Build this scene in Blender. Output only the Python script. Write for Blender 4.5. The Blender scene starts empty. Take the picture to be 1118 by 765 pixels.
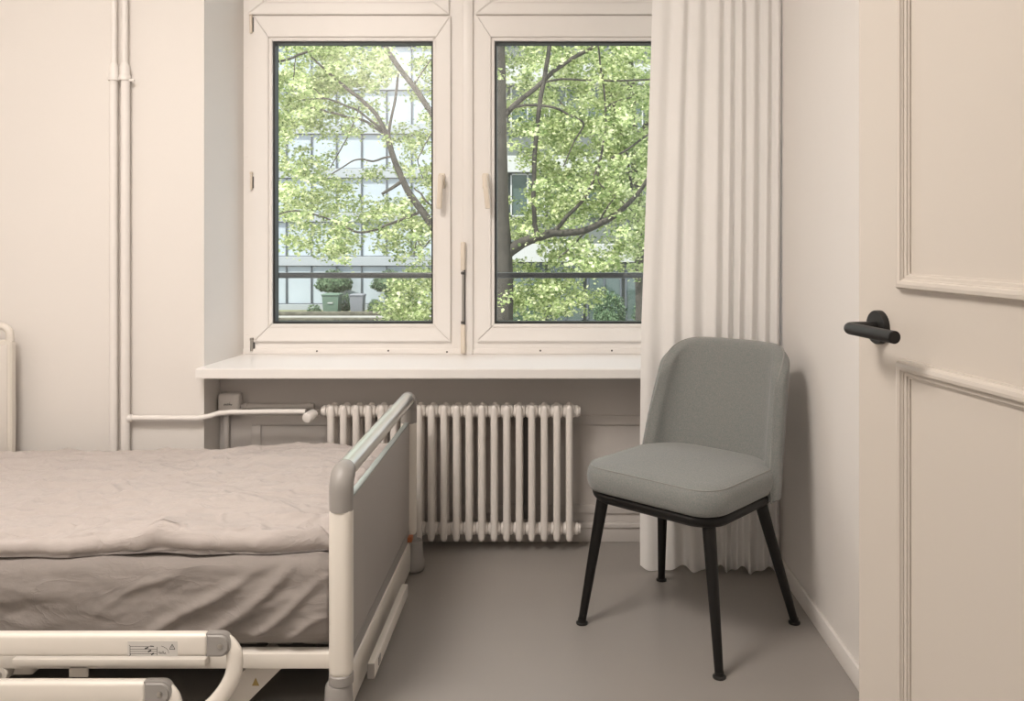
import bpy, bmesh, math, random
import numpy as np
from mathutils import Vector, Matrix, noise
PI = math.pi
sc = bpy.context.scene
COL = sc.collection

# ------------------------------------------------------------------ camera
FPX, PX, PY, CH = 928.0, 603.0, 258.0, 1.15      # focal length and principal point in 1118x765 pixels, eye height
cam_d = bpy.data.cameras.new('camera')
cam = bpy.data.objects.new('camera', cam_d); COL.objects.link(cam)
cam.location = (0, 0, CH); cam.rotation_euler = (PI/2, 0, 0)
cam_d.sensor_width = 36.0; cam_d.sensor_fit = 'HORIZONTAL'
cam_d.lens = 36.0*FPX/1118
cam_d.shift_x = (559-PX)/1118
cam_d.shift_y = -(382.5-PY)/1118
cam_d.clip_start = 0.02; cam_d.clip_end = 400
sc.camera = cam

# ------------------------------------------------------------------ world, sun, exposure
world = bpy.data.worlds.new('sky'); sc.world = world; world.use_nodes = True
bg = world.node_tree.nodes['Background']
bg.inputs['Color'].default_value = (0.86, 0.93, 1.0, 1); bg.inputs['Strength'].default_value = 1.9
sun_d = bpy.data.lights.new('sun', 'SUN'); sun = bpy.data.objects.new('sun', sun_d); COL.objects.link(sun)
sun_d.energy = 7.5; sun_d.angle = math.radians(1.0); sun_d.color = (1.0, 0.95, 0.86)
sun.rotation_euler = Vector((0.38, 0.50, -0.95)).to_track_quat('-Z', 'Y').to_euler()
vs = sc.view_settings
sc.display_settings.display_device = 'sRGB'
vs.view_transform = 'Standard'; vs.look = 'None'; vs.gamma = 1.0; vs.use_curve_mapping = False
vs.exposure = 0.10
sc.cycles.use_denoising = True
sc.cycles.max_bounces = 10; sc.cycles.diffuse_bounces = 6; sc.cycles.transparent_max_bounces = 24
sc.cycles.sample_clamp_indirect = 6.0
LAMP_POWER, HALL_FILL_POWER = 57.0, 9.0
WARM = (1.0, 0.922, 0.852)

# ------------------------------------------------------------------ helpers
def P(x, y, Y):
    return Vector(((x-PX)/FPX*Y, Y, CH-(y-PY)/FPX*Y))

ORG = {}
def tag(o, label=None, cat=None, group=None, kind=None):
    if label: o['label'] = label
    if cat: o['category'] = cat
    if group: o['group'] = group
    if kind: o['kind'] = kind
    return o

def thing(name, label, cat, loc=(0, 0, 0), rz=0.0, group=None, kind=None):
    o = bpy.data.objects.new(name, None); COL.objects.link(o)
    o.empty_display_size = 0.1
    o.location = loc; o.rotation_euler = (0, 0, rz)
    ORG[o] = Vector(loc) if rz == 0 else Vector((0, 0, 0))
    return tag(o, label, cat, group, kind)

def smooth(me, ang=35):
    me.polygons.foreach_set('use_smooth', [True]*len(me.polygons))
    me.set_sharp_from_angle(angle=math.radians(ang))

def obj(name, bm, mat, parent=None, sm=True, ang=35, mods=None):
    """bm in world coordinates (or in the thing's own frame when the thing is rotated)"""
    if isinstance(bm, bpy.types.Mesh):
        me = bm
    else:
        me = bpy.data.meshes.new(name)
        bmesh.ops.recalc_face_normals(bm, faces=bm.faces)
        bm.to_mesh(me); bm.free()
    o = bpy.data.objects.new(name, me); COL.objects.link(o)
    if parent is not None:
        org = ORG.get(parent, Vector((0, 0, 0)))
        if org.length > 0:
            me.transform(Matrix.Translation(-org))
        ORG[o] = org
        o.parent = parent
    if mat and not me.materials: me.materials.append(mat)
    if sm: smooth(me, ang)
    return o

def single(name, bm, mat, label, cat, group=None, kind=None, **k):
    """a thing that is one mesh, its origin moved to the bottom centre of its bounds"""
    o = obj(name, bm, mat, **k)
    me = o.data
    co = np.array([v.co for v in me.vertices])
    lo, hi = co.min(0), co.max(0)
    c = Vector(((lo[0]+hi[0])/2, (lo[1]+hi[1])/2, lo[2]))
    me.transform(Matrix.Translation(-c)); o.location = c
    ORG[o] = c
    return tag(o, label, cat, group, kind)

def box(bm, x0, x1, y0, y1, z0, z1, bev=0.0, seg=2):
    m = Matrix.Translation(((x0+x1)/2, (y0+y1)/2, (z0+z1)/2)) @ Matrix.Diagonal((abs(x1-x0), abs(y1-y0), abs(z1-z0), 1))
    r = bmesh.ops.create_cube(bm, size=1, matrix=m)
    if bev > 0:
        es = set(e for v in r['verts'] for e in v.link_edges)
        bmesh.ops.bevel(bm, geom=list(es), offset=bev, segments=seg, profile=0.5, affect='EDGES')
    return bm

def B(x0, x1, y0, y1, z0, z1, bev=0.0, seg=2):
    return box(bmesh.new(), x0, x1, y0, y1, z0, z1, bev, seg)

def prism(bm, pts, z0, z1):
    """polygon (x,y) extruded in z"""
    a = [bm.verts.new((p[0], p[1], z0)) for p in pts]
    b = [bm.verts.new((p[0], p[1], z1)) for p in pts]
    n = len(pts)
    bm.faces.new(a[::-1]); bm.faces.new(b)
    for i in range(n):
        bm.faces.new((a[i], a[(i+1) % n], b[(i+1) % n], b[i]))
    return bm

def prism_xz(bm, pts, y0, y1):
    a = [bm.verts.new((p[0], y0, p[1])) for p in pts]
    b = [bm.verts.new((p[0], y1, p[1])) for p in pts]
    n = len(pts)
    bm.faces.new(a[::-1]); bm.faces.new(b)
    for i in range(n):
        bm.faces.new((a[i], a[(i+1) % n], b[(i+1) % n], b[i]))
    return bm

def tube(bm, pts, rad, n=12, caps=True, flat=None):
    """tube along a polyline; rad a number or one per point; flat=(a,b) scales the ring's two axes"""
    pts = [Vector(p) for p in pts]
    rad = [rad]*len(pts) if isinstance(rad, (int, float)) else list(rad)
    up = None; rings = []
    for i, p in enumerate(pts):
        if i == 0: t = pts[1]-pts[0]
        elif i == len(pts)-1: t = pts[-1]-pts[-2]
        else: t = (pts[i+1]-p).normalized()+(p-pts[i-1]).normalized()
        t.normalize()
        if up is None:
            up = Vector((0, 0, 1)) if abs(t.z) < 0.9 else Vector((0, 1, 0))
        a = t.cross(up).normalized(); up = a.cross(t).normalized()
        fa, fb = flat or (1, 1)
        rings.append([bm.verts.new(p+rad[i]*(fa*a*math.cos(2*PI*k/n)+fb*up*math.sin(2*PI*k/n))) for k in range(n)])
    for r0, r1 in zip(rings, rings[1:]):
        for k in range(n):
            bm.faces.new((r0[k], r0[(k+1) % n], r1[(k+1) % n], r1[k]))
    if caps:
        bm.faces.new(rings[0][::-1]); bm.faces.new(rings[-1])
    return bm

def lathe(bm, prof, c, axis='Z', n=24):
    """profile [(r, h)...] revolved around an axis through c"""
    c = Vector(c); rings = []
    for r, h in prof:
        ring = []
        for k in range(n):
            a = 2*PI*k/n
            u, v = max(r, 1e-5)*math.cos(a), max(r, 1e-5)*math.sin(a)
            d = {'Z': (u, v, h), 'X': (h, u, v), 'Y': (u, h, v)}[axis]
            ring.append(bm.verts.new(c+Vector(d)))
        rings.append(ring)
    for r0, r1 in zip(rings, rings[1:]):
        for k in range(n):
            bm.faces.new((r0[k], r0[(k+1) % n], r1[(k+1) % n], r1[k]))
    bm.faces.new(rings[0][::-1]); bm.faces.new(rings[-1])
    return bm

def grid_mesh(name, V, wrap_u=False, caps=False):
    """V: array (nu, nv, 3) -> quads"""
    nu, nv, _ = V.shape
    idx = np.arange(nu*nv).reshape(nu, nv)
    if wrap_u:
        a = idx; b = np.roll(idx, -1, 0)
    else:
        a = idx[:-1]; b = idx[1:]
    q = np.stack([a[:, :-1], b[:, :-1], b[:, 1:], a[:, 1:]], -1).reshape(-1, 4).tolist()
    if caps and wrap_u:
        q.append(idx[:, 0].tolist()[::-1]); q.append(idx[:, -1].tolist())
    me = bpy.data.meshes.new(name)
    me.from_pydata(V.reshape(-1, 3).tolist(), [], q); me.update()
    return me

def fix_normals(me):
    bm = bmesh.new(); bm.from_mesh(me)
    bmesh.ops.recalc_face_normals(bm, faces=bm.faces)
    bm.to_mesh(me); bm.free()

# ------------------------------------------------------------------ materials
def mat(name, color, rough=0.5, metal=0.0, bump=None, var=None, spec=0.5, sheen=0.0, coat=0.0):
    """bump=(scale, strength, detail)  var=(scale, amount)"""
    m = bpy.data.materials.new(name); m.use_nodes = True
    nt = m.node_tree; b = nt.nodes['Principled BSDF']
    b.inputs['Base Color'].default_value = (*color, 1)
    b.inputs['Roughness'].default_value = rough
    b.inputs['Metallic'].default_value = metal
    b.inputs['Specular IOR Level'].default_value = spec
    if sheen: b.inputs['Sheen Weight'].default_value = sheen
    if coat: b.inputs['Coat Weight'].default_value = coat
    if bump or var:
        tc = nt.nodes.new('ShaderNodeTexCoord')
    if var:
        n = nt.nodes.new('ShaderNodeTexNoise'); n.inputs['Scale'].default_value = var[0]; n.inputs['Detail'].default_value = 4
        nt.links.new(tc.outputs['Object'], n.inputs['Vector'])
        r = nt.nodes.new('ShaderNodeMapRange'); r.inputs[1].default_value = 0.3; r.inputs[2].default_value = 0.7
        r.inputs[3].default_value = 1-var[1]; r.inputs[4].default_value = 1+var[1]
        nt.links.new(n.outputs['Fac'], r.inputs[0])
        mx = nt.nodes.new('ShaderNodeMix'); mx.data_type = 'RGBA'; mx.blend_type = 'MULTIPLY'
        mx.inputs['Factor'].default_value = 1
        mx.inputs['A'].default_value = (*color, 1)
        nt.links.new(r.outputs[0], mx.inputs['B']); nt.links.new(mx.outputs['Result'], b.inputs['Base Color'])
    if bump:
        n = nt.nodes.new('ShaderNodeTexNoise'); n.inputs['Scale'].default_value = bump[0]; n.inputs['Detail'].default_value = bump[2]
        nt.links.new(tc.outputs['Object'], n.inputs['Vector'])
        bp = nt.nodes.new('ShaderNodeBump'); bp.inputs['Strength'].default_value = bump[1]; bp.inputs['Distance'].default_value = 0.002
        nt.links.new(n.outputs['Fac'], bp.inputs['Height']); nt.links.new(bp.outputs['Normal'], b.inputs['Normal'])
    return m

def fabric(name, color, speck, scale, amount, weave=900, sheen=0.3, stretch=(1, 1, 1)):
    m = bpy.data.materials.new(name); m.use_nodes = True
    nt = m.node_tree; b = nt.nodes['Principled BSDF']
    b.inputs['Roughness'].default_value = 0.9; b.inputs['Specular IOR Level'].default_value = 0.15
    b.inputs['Sheen Weight'].default_value = sheen
    tc = nt.nodes.new('ShaderNodeTexCoord')
    mp = nt.nodes.new('ShaderNodeMapping'); mp.inputs['Scale'].default_value = stretch
    nt.links.new(tc.outputs['Object'], mp.inputs['Vector'])
    n = nt.nodes.new('ShaderNodeTexNoise'); n.inputs['Scale'].default_value = scale; n.inputs['Detail'].default_value = 5; n.inputs['Roughness'].default_value = 0.7
    nt.links.new(mp.outputs[0], n.inputs['Vector'])
    r = nt.nodes.new('ShaderNodeMapRange'); r.inputs[1].default_value = 0.35; r.inputs[2].default_value = 0.65
    r.inputs[3].default_value = 0; r.inputs[4].default_value = amount
    nt.links.new(n.outputs['Fac'], r.inputs[0])
    mx = nt.nodes.new('ShaderNodeMix'); mx.data_type = 'RGBA'
    mx.inputs['A'].default_value = (*color, 1); mx.inputs['B'].default_value = (*speck, 1)
    nt.links.new(r.outputs[0], mx.inputs['Factor']); nt.links.new(mx.outputs['Result'], b.inputs['Base Color'])
    n2 = nt.nodes.new('ShaderNodeTexNoise'); n2.inputs['Scale'].default_value = weave; n2.inputs['Detail'].default_value = 2
    nt.links.new(tc.outputs['Object'], n2.inputs['Vector'])
    bp = nt.nodes.new('ShaderNodeBump'); bp.inputs['Strength'].default_value = 0.25; bp.inputs['Distance'].default_value = 0.001
    nt.links.new(n2.outputs['Fac'], bp.inputs['Height']); nt.links.new(bp.outputs['Normal'], b.inputs['Normal'])
    return m

def leaf_mat(name, cols, trans=0.45):
    m = bpy.data.materials.new(name); m.use_nodes = True
    nt = m.node_tree; nt.nodes.remove(nt.nodes['Principled BSDF'])
    out = nt.nodes['Material Output']
    g = nt.nodes.new('ShaderNodeNewGeometry')
    cr = nt.nodes.new('ShaderNodeValToRGB')
    cr.color_ramp.elements[0].color = (*cols[0], 1); cr.color_ramp.elements[1].color = (*cols[-1], 1)
    for i, c in enumerate(cols[1:-1], 1):
        e = cr.color_ramp.elements.new(i/(len(cols)-1)); e.color = (*c, 1)
    nt.links.new(g.outputs['Random Per Island'], cr.inputs['Fac'])
    d = nt.nodes.new('ShaderNodeBsdfDiffuse'); t = nt.nodes.new('ShaderNodeBsdfTranslucent')
    nt.links.new(cr.outputs['Color'], d.inputs['Color']); nt.links.new(cr.outputs['Color'], t.inputs['Color'])
    mx = nt.nodes.new('ShaderNodeMixShader'); mx.inputs[0].default_value = trans
    nt.links.new(d.outputs[0], mx.inputs[1]); nt.links.new(t.outputs[0], mx.inputs[2]); nt.links.new(mx.outputs[0], out.inputs['Surface'])
    return m

def glass_mat(name, refl=0.06, tint=(0.97, 0.985, 0.98), rough=0.0):
    m = bpy.data.materials.new(name); m.use_nodes = True
    nt = m.node_tree; nt.nodes.remove(nt.nodes['Principled BSDF'])
    out = nt.nodes['Material Output']
    t = nt.nodes.new('ShaderNodeBsdfTransparent'); t.inputs['Color'].default_value = (*tint, 1)
    gl = nt.nodes.new('ShaderNodeBsdfGlossy'); gl.inputs['Roughness'].default_value = rough
    mx = nt.nodes.new('ShaderNodeMixShader'); mx.inputs[0].default_value = refl
    nt.links.new(t.outputs[0], mx.inputs[1]); nt.links.new(gl.outputs[0], mx.inputs[2]); nt.links.new(mx.outputs[0], out.inputs['Surface'])
    return m

def emit_mat(name, color, s):
    m = bpy.data.materials.new(name); m.use_nodes = True
    b = m.node_tree.nodes['Principled BSDF']
    b.inputs['Base Color'].default_value = (*color, 1)
    b.inputs['Emission Color'].default_value = (*color, 1); b.inputs['Emission Strength'].default_value = s
    return m

def curtain_mat():
    m = bpy.data.materials.new('curtain_cloth'); m.use_nodes = True
    nt = m.node_tree; nt.nodes.remove(nt.nodes['Principled BSDF'])
    out = nt.nodes['Material Output']
    d = nt.nodes.new('ShaderNodeBsdfDiffuse'); d.inputs['Color'].default_value = (0.93, 0.915, 0.90, 1)
    t = nt.nodes.new('ShaderNodeBsdfTranslucent'); t.inputs['Color'].default_value = (0.93, 0.915, 0.89, 1)
    mx = nt.nodes.new('ShaderNodeMixShader'); mx.inputs[0].default_value = 0.20
    tc = nt.nodes.new('ShaderNodeTexCoord'); n = nt.nodes.new('ShaderNodeTexNoise'); n.inputs['Scale'].default_value = 700
    nt.links.new(tc.outputs['Object'], n.inputs['Vector'])
    bp = nt.nodes.new('ShaderNodeBump'); bp.inputs['Strength'].default_value = 0.1; bp.inputs['Distance'].default_value = 0.001
    nt.links.new(n.outputs['Fac'], bp.inputs['Height'])
    nt.links.new(bp.outputs['Normal'], d.inputs['Normal'])
    nt.links.new(d.outputs[0], mx.inputs[1]); nt.links.new(t.outputs[0], mx.inputs[2]); nt.links.new(mx.outputs[0], out.inputs['Surface'])
    return m

M_wall = mat('wall_paint', (0.765, 0.735, 0.705), 0.75, bump=(260, 0.12, 3), var=(1.3, 0.012), spec=0.25)
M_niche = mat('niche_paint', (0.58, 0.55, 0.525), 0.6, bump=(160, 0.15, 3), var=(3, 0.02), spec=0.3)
M_ceil = mat('ceiling_paint', (0.84, 0.82, 0.80), 0.85)
M_floor = mat('floor_vinyl', (0.30, 0.28, 0.26), 0.34, bump=(40, 0.05, 3), var=(2.2, 0.03), spec=0.45)
M_white = mat('white_lacquer', (0.84, 0.81, 0.78), 0.38, bump=(60, 0.06, 3), spec=0.5)
M_sill = mat('sill_lacquer', (0.83, 0.81, 0.79), 0.28, var=(3, 0.01))
M_door = mat('door_lacquer', (0.54, 0.495, 0.445), 0.42, var=(1.5, 0.012), spec=0.4)
M_rad = mat('radiator_enamel', (0.80, 0.76, 0.72), 0.35)
M_pipe = mat('pipe_paint', (0.80, 0.77, 0.74), 0.4, bump=(50, 0.12, 2))
M_gasket = mat('black_gasket', (0.012, 0.012, 0.012), 0.5)
M_cream = mat('cream_handle', (0.74, 0.66, 0.56), 0.4)
M_steel = mat('steel_fitting', (0.45, 0.43, 0.40), 0.35, 0.9)
M_darkst = mat('dark_fitting', (0.10, 0.095, 0.09), 0.45, 0.5)
M_glass = glass_mat('window_glass', 0.05)
M_black = mat('black_metal', (0.016, 0.015, 0.014), 0.42, 0.3)
M_blackw = mat('black_wood', (0.009, 0.008, 0.0075), 0.45, bump=(90, 0.1, 3), spec=0.3)
M_chair = fabric('chair_fabric', (0.160, 0.185, 0.182), (0.33, 0.30, 0.28), 300, 0.62)
M_piping = fabric('chair_piping', (0.27, 0.275, 0.26), (0.27, 0.26, 0.24), 300, 0.5)
def crumple(m, sc=(5, 16, 8), dist=0.008, st=0.8, rot=0.25):
    nt = m.node_tree; b = nt.nodes['Principled BSDF']
    old = b.inputs['Normal'].links[0].from_node
    tc = nt.nodes.new('ShaderNodeTexCoord'); mp = nt.nodes.new('ShaderNodeMapping')
    mp.inputs['Scale'].default_value = sc; mp.inputs['Rotation'].default_value = (0, 0.0, rot)
    nt.links.new(tc.outputs['Object'], mp.inputs['Vector'])
    n = nt.nodes.new('ShaderNodeTexNoise'); n.inputs['Scale'].default_value = 1.0; n.inputs['Detail'].default_value = 5; n.inputs['Distortion'].default_value = 0.6
    nt.links.new(mp.outputs[0], n.inputs['Vector'])
    s1 = nt.nodes.new('ShaderNodeMath'); s1.operation = 'SUBTRACT'; s1.inputs[1].default_value = 0.5; nt.links.new(n.outputs['Fac'], s1.inputs[0])
    s2 = nt.nodes.new('ShaderNodeMath'); s2.operation = 'ABSOLUTE'; nt.links.new(s1.outputs[0], s2.inputs[0])
    s3 = nt.nodes.new('ShaderNodeMath'); s3.operation = 'POWER'; s3.inputs[1].default_value = 0.6; nt.links.new(s2.outputs[0], s3.inputs[0])
    s4 = nt.nodes.new('ShaderNodeMath'); s4.operation = 'MULTIPLY'; s4.inputs[1].default_value = -1.0; nt.links.new(s3.outputs[0], s4.inputs[0])
    bp = nt.nodes.new('ShaderNodeBump'); bp.inputs['Strength'].default_value = st; bp.inputs['Distance'].default_value = dist
    nt.links.new(s4.outputs[0], bp.inputs['Height']); nt.links.new(old.outputs['Normal'], bp.inputs['Normal'])
    nt.links.new(bp.outputs['Normal'], b.inputs['Normal'])
M_duvet = fabric('duvet_cotton', (0.435, 0.395, 0.375), (0.465, 0.42, 0.40), 60, 0.5, weave=700, sheen=0.1)
M_sheet = fabric('sheet_cotton', (0.245, 0.22, 0.205), (0.265, 0.238, 0.22), 60, 0.5, weave=700, sheen=0.1)
crumple(M_duvet, (5, 17, 8), 0.010, 0.75, 0.2)
crumple(M_sheet, (5, 6, 9), 0.008, 0.6, 0.0)
M_bedw = mat('bed_white_metal', (0.72, 0.68, 0.62), 0.32)
M_bedg = mat('bed_grey_plastic', (0.29, 0.275, 0.26), 0.42)
M_beda = mat('bed_aluminium', (0.78, 0.78, 0.75), 0.3, 1.0)
M_bedp = mat('bed_panel_laminate', (0.36, 0.335, 0.315), 0.45, var=(4, 0.02))
M_bede = mat('bed_panel_edge', (0.42, 0.47, 0.45), 0.25)
M_bedd = mat('bed_dark_metal', (0.10, 0.095, 0.09), 0.45, 0.3)
M_tube = mat('bed_grey_steel', (0.40, 0.38, 0.36), 0.4, 0.3)
M_orange = mat('orange_plastic', (0.40, 0.12, 0.04), 0.5)
M_stick = mat('sticker_paper', (0.56, 0.54, 0.51), 0.5)
M_ink = mat('black_ink', (0.01, 0.01, 0.01), 0.6)
M_curt = curtain_mat()
M_lamp = emit_mat('lamp_diffuser', (1.0, 0.9, 0.8), 1.5)
# outdoors
M_bark = mat('bark', (0.055, 0.049, 0.041), 0.9, bump=(20, 0.8, 5), var=(6, 0.25))
M_leaf = leaf_mat('maple_leaves', [(0.15, 0.22, 0.08), (0.34, 0.42, 0.18), (0.56, 0.62, 0.32), (0.80, 0.81, 0.54)], 0.5)
M_leafd = leaf_mat('shrub_leaves', [(0.09, 0.14, 0.08), (0.15, 0.22, 0.13), (0.22, 0.29, 0.19)], 0.25)
M_ground = mat('pale_paving', (0.28, 0.28, 0.26), 0.9, var=(0.6, 0.1))
M_lawn = mat('mossy_soil', (0.16, 0.17, 0.09), 0.95, var=(1.5, 0.4))
M_stone = mat('mossy_stone', (0.11, 0.105, 0.08), 0.95, var=(2.5, 0.35), bump=(10, 0.5, 5))
M_spand = mat('grey_spandrel', (0.30, 0.325, 0.345), 0.5)
M_mull = mat('dark_mullion', (0.09, 0.105, 0.12), 0.5)
M_officeglass = mat('sky_and_blind_glass', (0.37, 0.42, 0.46), 0.15, var=(0.35, 0.08), spec=0.5)  # pale blue base colour stands in for reflected sky as well as blinds
M_conc = mat('white_cladding', (0.40, 0.41, 0.40), 0.8, var=(0.5, 0.04))
M_dglass = mat('dark_glass', (0.07, 0.10, 0.09), 0.08, spec=0.8)
M_cladd = mat('dark_cladding', (0.11, 0.125, 0.115), 0.6)
M_bing = mat('green_bin_plastic', (0.10, 0.155, 0.115), 0.5)
M_bink = mat('grey_bin_plastic', (0.17, 0.18, 0.20), 0.5)
M_rail = mat('rail_steel', (0.10, 0.105, 0.11), 0.35, 0.6)
M_exwall = mat('outer_render', (0.6, 0.58, 0.55), 0.9)

# ------------------------------------------------------------------ room shell
YW, YN, YF = 3.064, 3.211, 3.369       # wall face, niche back, window frame face
XL, XR, YFRONT, ZC = -2.78, 0.785, 0.42, 2.80
RL, RR = -1.2554, 0.555                # reveal edges at the wall face
FL, FR = -1.224, 0.5235                # window frame outer edges
ZS = 0.6834                            # sill top
ZT = 2.60                              # window top
YO = 3.52                              # outer face

def struct(name, bm, m, label, cat, **k):
    return single(name, bm, m, label, cat, kind='structure', **k)

struct('floor', B(XL-0.2, 1.6, -1.6, YO, -0.25, 0.0), M_floor, 'smooth taupe grey vinyl floor of the room', 'floor', sm=False)
struct('ceiling', B(XL-0.2, 1.6, -1.6, YO+0.15, ZC, ZC+0.25), M_ceil, 'plain white ceiling above the room', 'ceiling', sm=False)
bm = bmesh.new()
for z0, z1, splay in ((0.0, ZS-0.02, False), (ZS-0.02, ZT, True)):
    if splay:
        prism(bm, [(XL-0.2, YW), (RL, YW), (FL, YF+0.005), (FL, YO), (XL-0.2, YO)], z0, z1)
        prism(bm, [(RR, YW), (XR+0.2, YW), (XR+0.2, YO), (FR, YO), (FR, YF+0.005)], z0, z1)
    else:
        prism(bm, [(XL-0.2, YW), (RL, YW), (RL, YO), (XL-0.2, YO)], z0, z1)
        prism(bm, [(RR, YW), (XR+0.2, YW), (XR+0.2, YO), (RR, YO)], z0, z1)
box(bm, XL-0.2, XR+0.2, YW, YO, ZT, ZC)
wb = struct('wall_back', bm, M_wall, 'off-white painted back wall around the window recess', 'wall', sm=False)
# panelled parapet behind the radiator: part of the back wall
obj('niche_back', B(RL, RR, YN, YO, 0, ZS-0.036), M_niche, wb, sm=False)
def frame_strip(bm, x0, x1, z0, z1, w, d, y):
    """rectangular raised frame on a wall facing -y"""
    for a in ((x0, x1, z0, z0+w), (x0, x1, z1-w, z1), (x0, x0+w, z0+w, z1-w), (x1-w, x1, z0+w, z1-w)):
        box(bm, a[0], a[1], y-d, y, a[2], a[3], 0.003, 2)
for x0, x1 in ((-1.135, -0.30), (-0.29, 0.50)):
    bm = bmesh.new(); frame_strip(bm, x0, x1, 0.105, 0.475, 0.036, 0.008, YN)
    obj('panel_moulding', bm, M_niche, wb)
bm = bmesh.new(); box(bm, XL-0.2, -1.6, YFRONT-0.12, YFRONT, 0, ZC)
wf = bmesh.new()
box(wf, XL-0.2, -0.33, YFRONT-0.12, YFRONT, 0, ZC); box(wf, 0.70, XR+0.2, YFRONT-0.12, YFRONT, 0, ZC); box(wf, -0.33, 0.70, YFRONT-0.12, YFRONT, 2.10, ZC)
bm.free()
struct('wall_front', wf, M_wall, 'off-white wall with the doorway the view comes through', 'wall', sm=False)
struct('wall_left', B(XL-0.2, XL, YFRONT, YW, 0, ZC), M_wall, 'off-white painted wall at the head of the bed', 'wall', sm=False)
struct('wall_right', B(XR, XR+0.2, YFRONT, YW, 0, ZC), M_wall, 'off-white painted wall beside the grey chair', 'wall', sm=False)
hw = bmesh.new()
box(hw, XL-0.2, 1.6, -1.7, -1.6, 0, ZC); box(hw, XL-0.3, XL-0.2, -1.7, YFRONT, 0, ZC); box(hw, 1.6, 1.7, -1.7, YFRONT, 0, ZC); box(hw, XR+0.2, 1.6, YFRONT-0.12, YFRONT, 0, ZC)
struct('wall_hallway', hw, M_wall, 'off-white hallway walls behind the open door', 'wall', sm=False)
bm = bmesh.new(); box(bm, XR-0.012, XR, YFRONT, YW, 0, 0.056, 0.003)
struct('baseboard_right', bm, M_wall, 'low painted baseboard along the right wall', 'baseboard')
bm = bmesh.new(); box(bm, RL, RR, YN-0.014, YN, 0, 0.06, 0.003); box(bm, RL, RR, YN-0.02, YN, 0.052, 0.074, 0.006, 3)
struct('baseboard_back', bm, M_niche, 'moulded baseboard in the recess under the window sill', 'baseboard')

# ------------------------------------------------------------------ window
win = thing('window_1', 'white double casement window with green trees outside', 'window', ((FL+FR)/2, YF, ZS), kind='structure')
def wx(x): return (x-PX)/FPX*YF
def wz(y): return CH-(y-PY)/FPX*YF
Y0f, Y0s, Yg = YF, YF-0.016, YF+0.03
bm = bmesh.new()
zb1, zt0, zt1 = wz(369), wz(21), wz(13)
for a, b in ((FL, wx(281)), (wx(490), wx(523)), (wx(733), FR)):
    box(bm, a, b, Y0f, YF+0.09, ZS-0.03, ZT)
for a, b in ((wx(281), wx(490)), (wx(523), wx(733))):
    for z0, z1 in ((ZS-0.03, zb1), (zt0, zt1), (ZT-0.06, ZT)):
        box(bm, a, b, Y0f, YF+0.09, z0, z1)
obj('window_frame', bm, M_white, win, sm=False)
obj('cover_strip', B(wx(505.3), wx(516.6), YF-0.013, YF, ZS, ZT-0.01, 0.003), M_white, win)
obj('sill_trim', B(FL, FR, YF-0.006, YF, ZS, wz(380.5), 0.002), M_white, win)

def mitred(bm, x0, x1, z0, z1, w, y0, y1, g=0.0004):
    """rectangular frame of four mitred members; w=(left,right,bottom,top)"""
    l, r, b, t = w
    for q in ([(x0, z0), (x0+l, z0+b), (x0+l, z1-t), (x0, z1)], [(x1, z0), (x1, z1), (x1-r, z1-t), (x1-r, z0+b)],
              [(x0, z0), (x1, z0), (x1-r, z0+b), (x0+l, z0+b)], [(x0, z1), (x0+l, z1-t), (x1-r, z1-t), (x1, z1)]):
        c = Vector((sum(p[0] for p in q)/4, sum(p[1] for p in q)/4))
        q = [tuple(Vector(p)+(c-Vector(p)).normalized()*g*2) for p in q]
        n0 = len(bm.verts)
        prism_xz(bm, q, y0, y1)
    return bm

def sash(x0, x1, y0, y1, gx0, gx1, gy0, gy1):
    """pixel rectangle of the sash and of its glass opening"""
    X0, X1, Z0, Z1 = wx(x0), wx(x1), wz(y1), wz(y0)
    G = [wx(gx0), wx(gx1), wz(gy1), wz(gy0)]
    bw = 0.014
    bm = bmesh.new()
    mitred(bm, X0, X1, Z0, Z1, (G[0]-bw-X0, X1-G[1]-bw, G[2]-bw-Z0, Z1-G[3]-bw), Y0s, YF+0.055)
    bmesh.ops.bevel(bm, geom=[e for e in bm.edges if abs(e.verts[0].co.y-e.verts[1].co.y) < 1e-6 and e.verts[0].co.y < Y0s+0.001], offset=0.0025, segments=2, affect='EDGES')
    s = obj('sash', bm, M_white, win)
    bm = bmesh.new(); mitred(bm, G[0]-bw, G[1]+bw, G[2]-bw, G[3]+bw, (bw,)*4, Y0s+0.007, YF+0.05)
    bmesh.ops.bevel(bm, geom=[e for e in bm.edges if abs(e.verts[0].co.y-e.verts[1].co.y) < 1e-6 and e.verts[0].co.y < Y0s+0.008], offset=0.003, segments=2, affect='EDGES')
    obj('glazing_bead', bm, M_white, s)
    bm = bmesh.new(); mitred(bm, G[0], G[1], G[2], G[3], (0.0075,)*4, Y0s+0.02, YF+0.05, 0)
    obj('gasket', bm, M_gasket, s, sm=False)
    obj('pane', B(G[0]+0.004, G[1]-0.004, Yg, Yg+0.006, G[2]+0.004, G[3]-0.004), M_glass, s, sm=False)
    return s
s1 = sash(278.5, 492.3, 18.5, 372.3, 297.8, 473, 45, 353.3)
s2 = sash(521, 734.5, 18.5, 372.3, 540, 715.3, 45, 353.3)
yt = PY-(ZT-0.03-CH)*FPX/YF
for a, b in ((272, 490.5), (519.5, 741)):
    sash(a, b, yt, 16.6, a+20, b-20, yt+20, 0.0)

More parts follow.
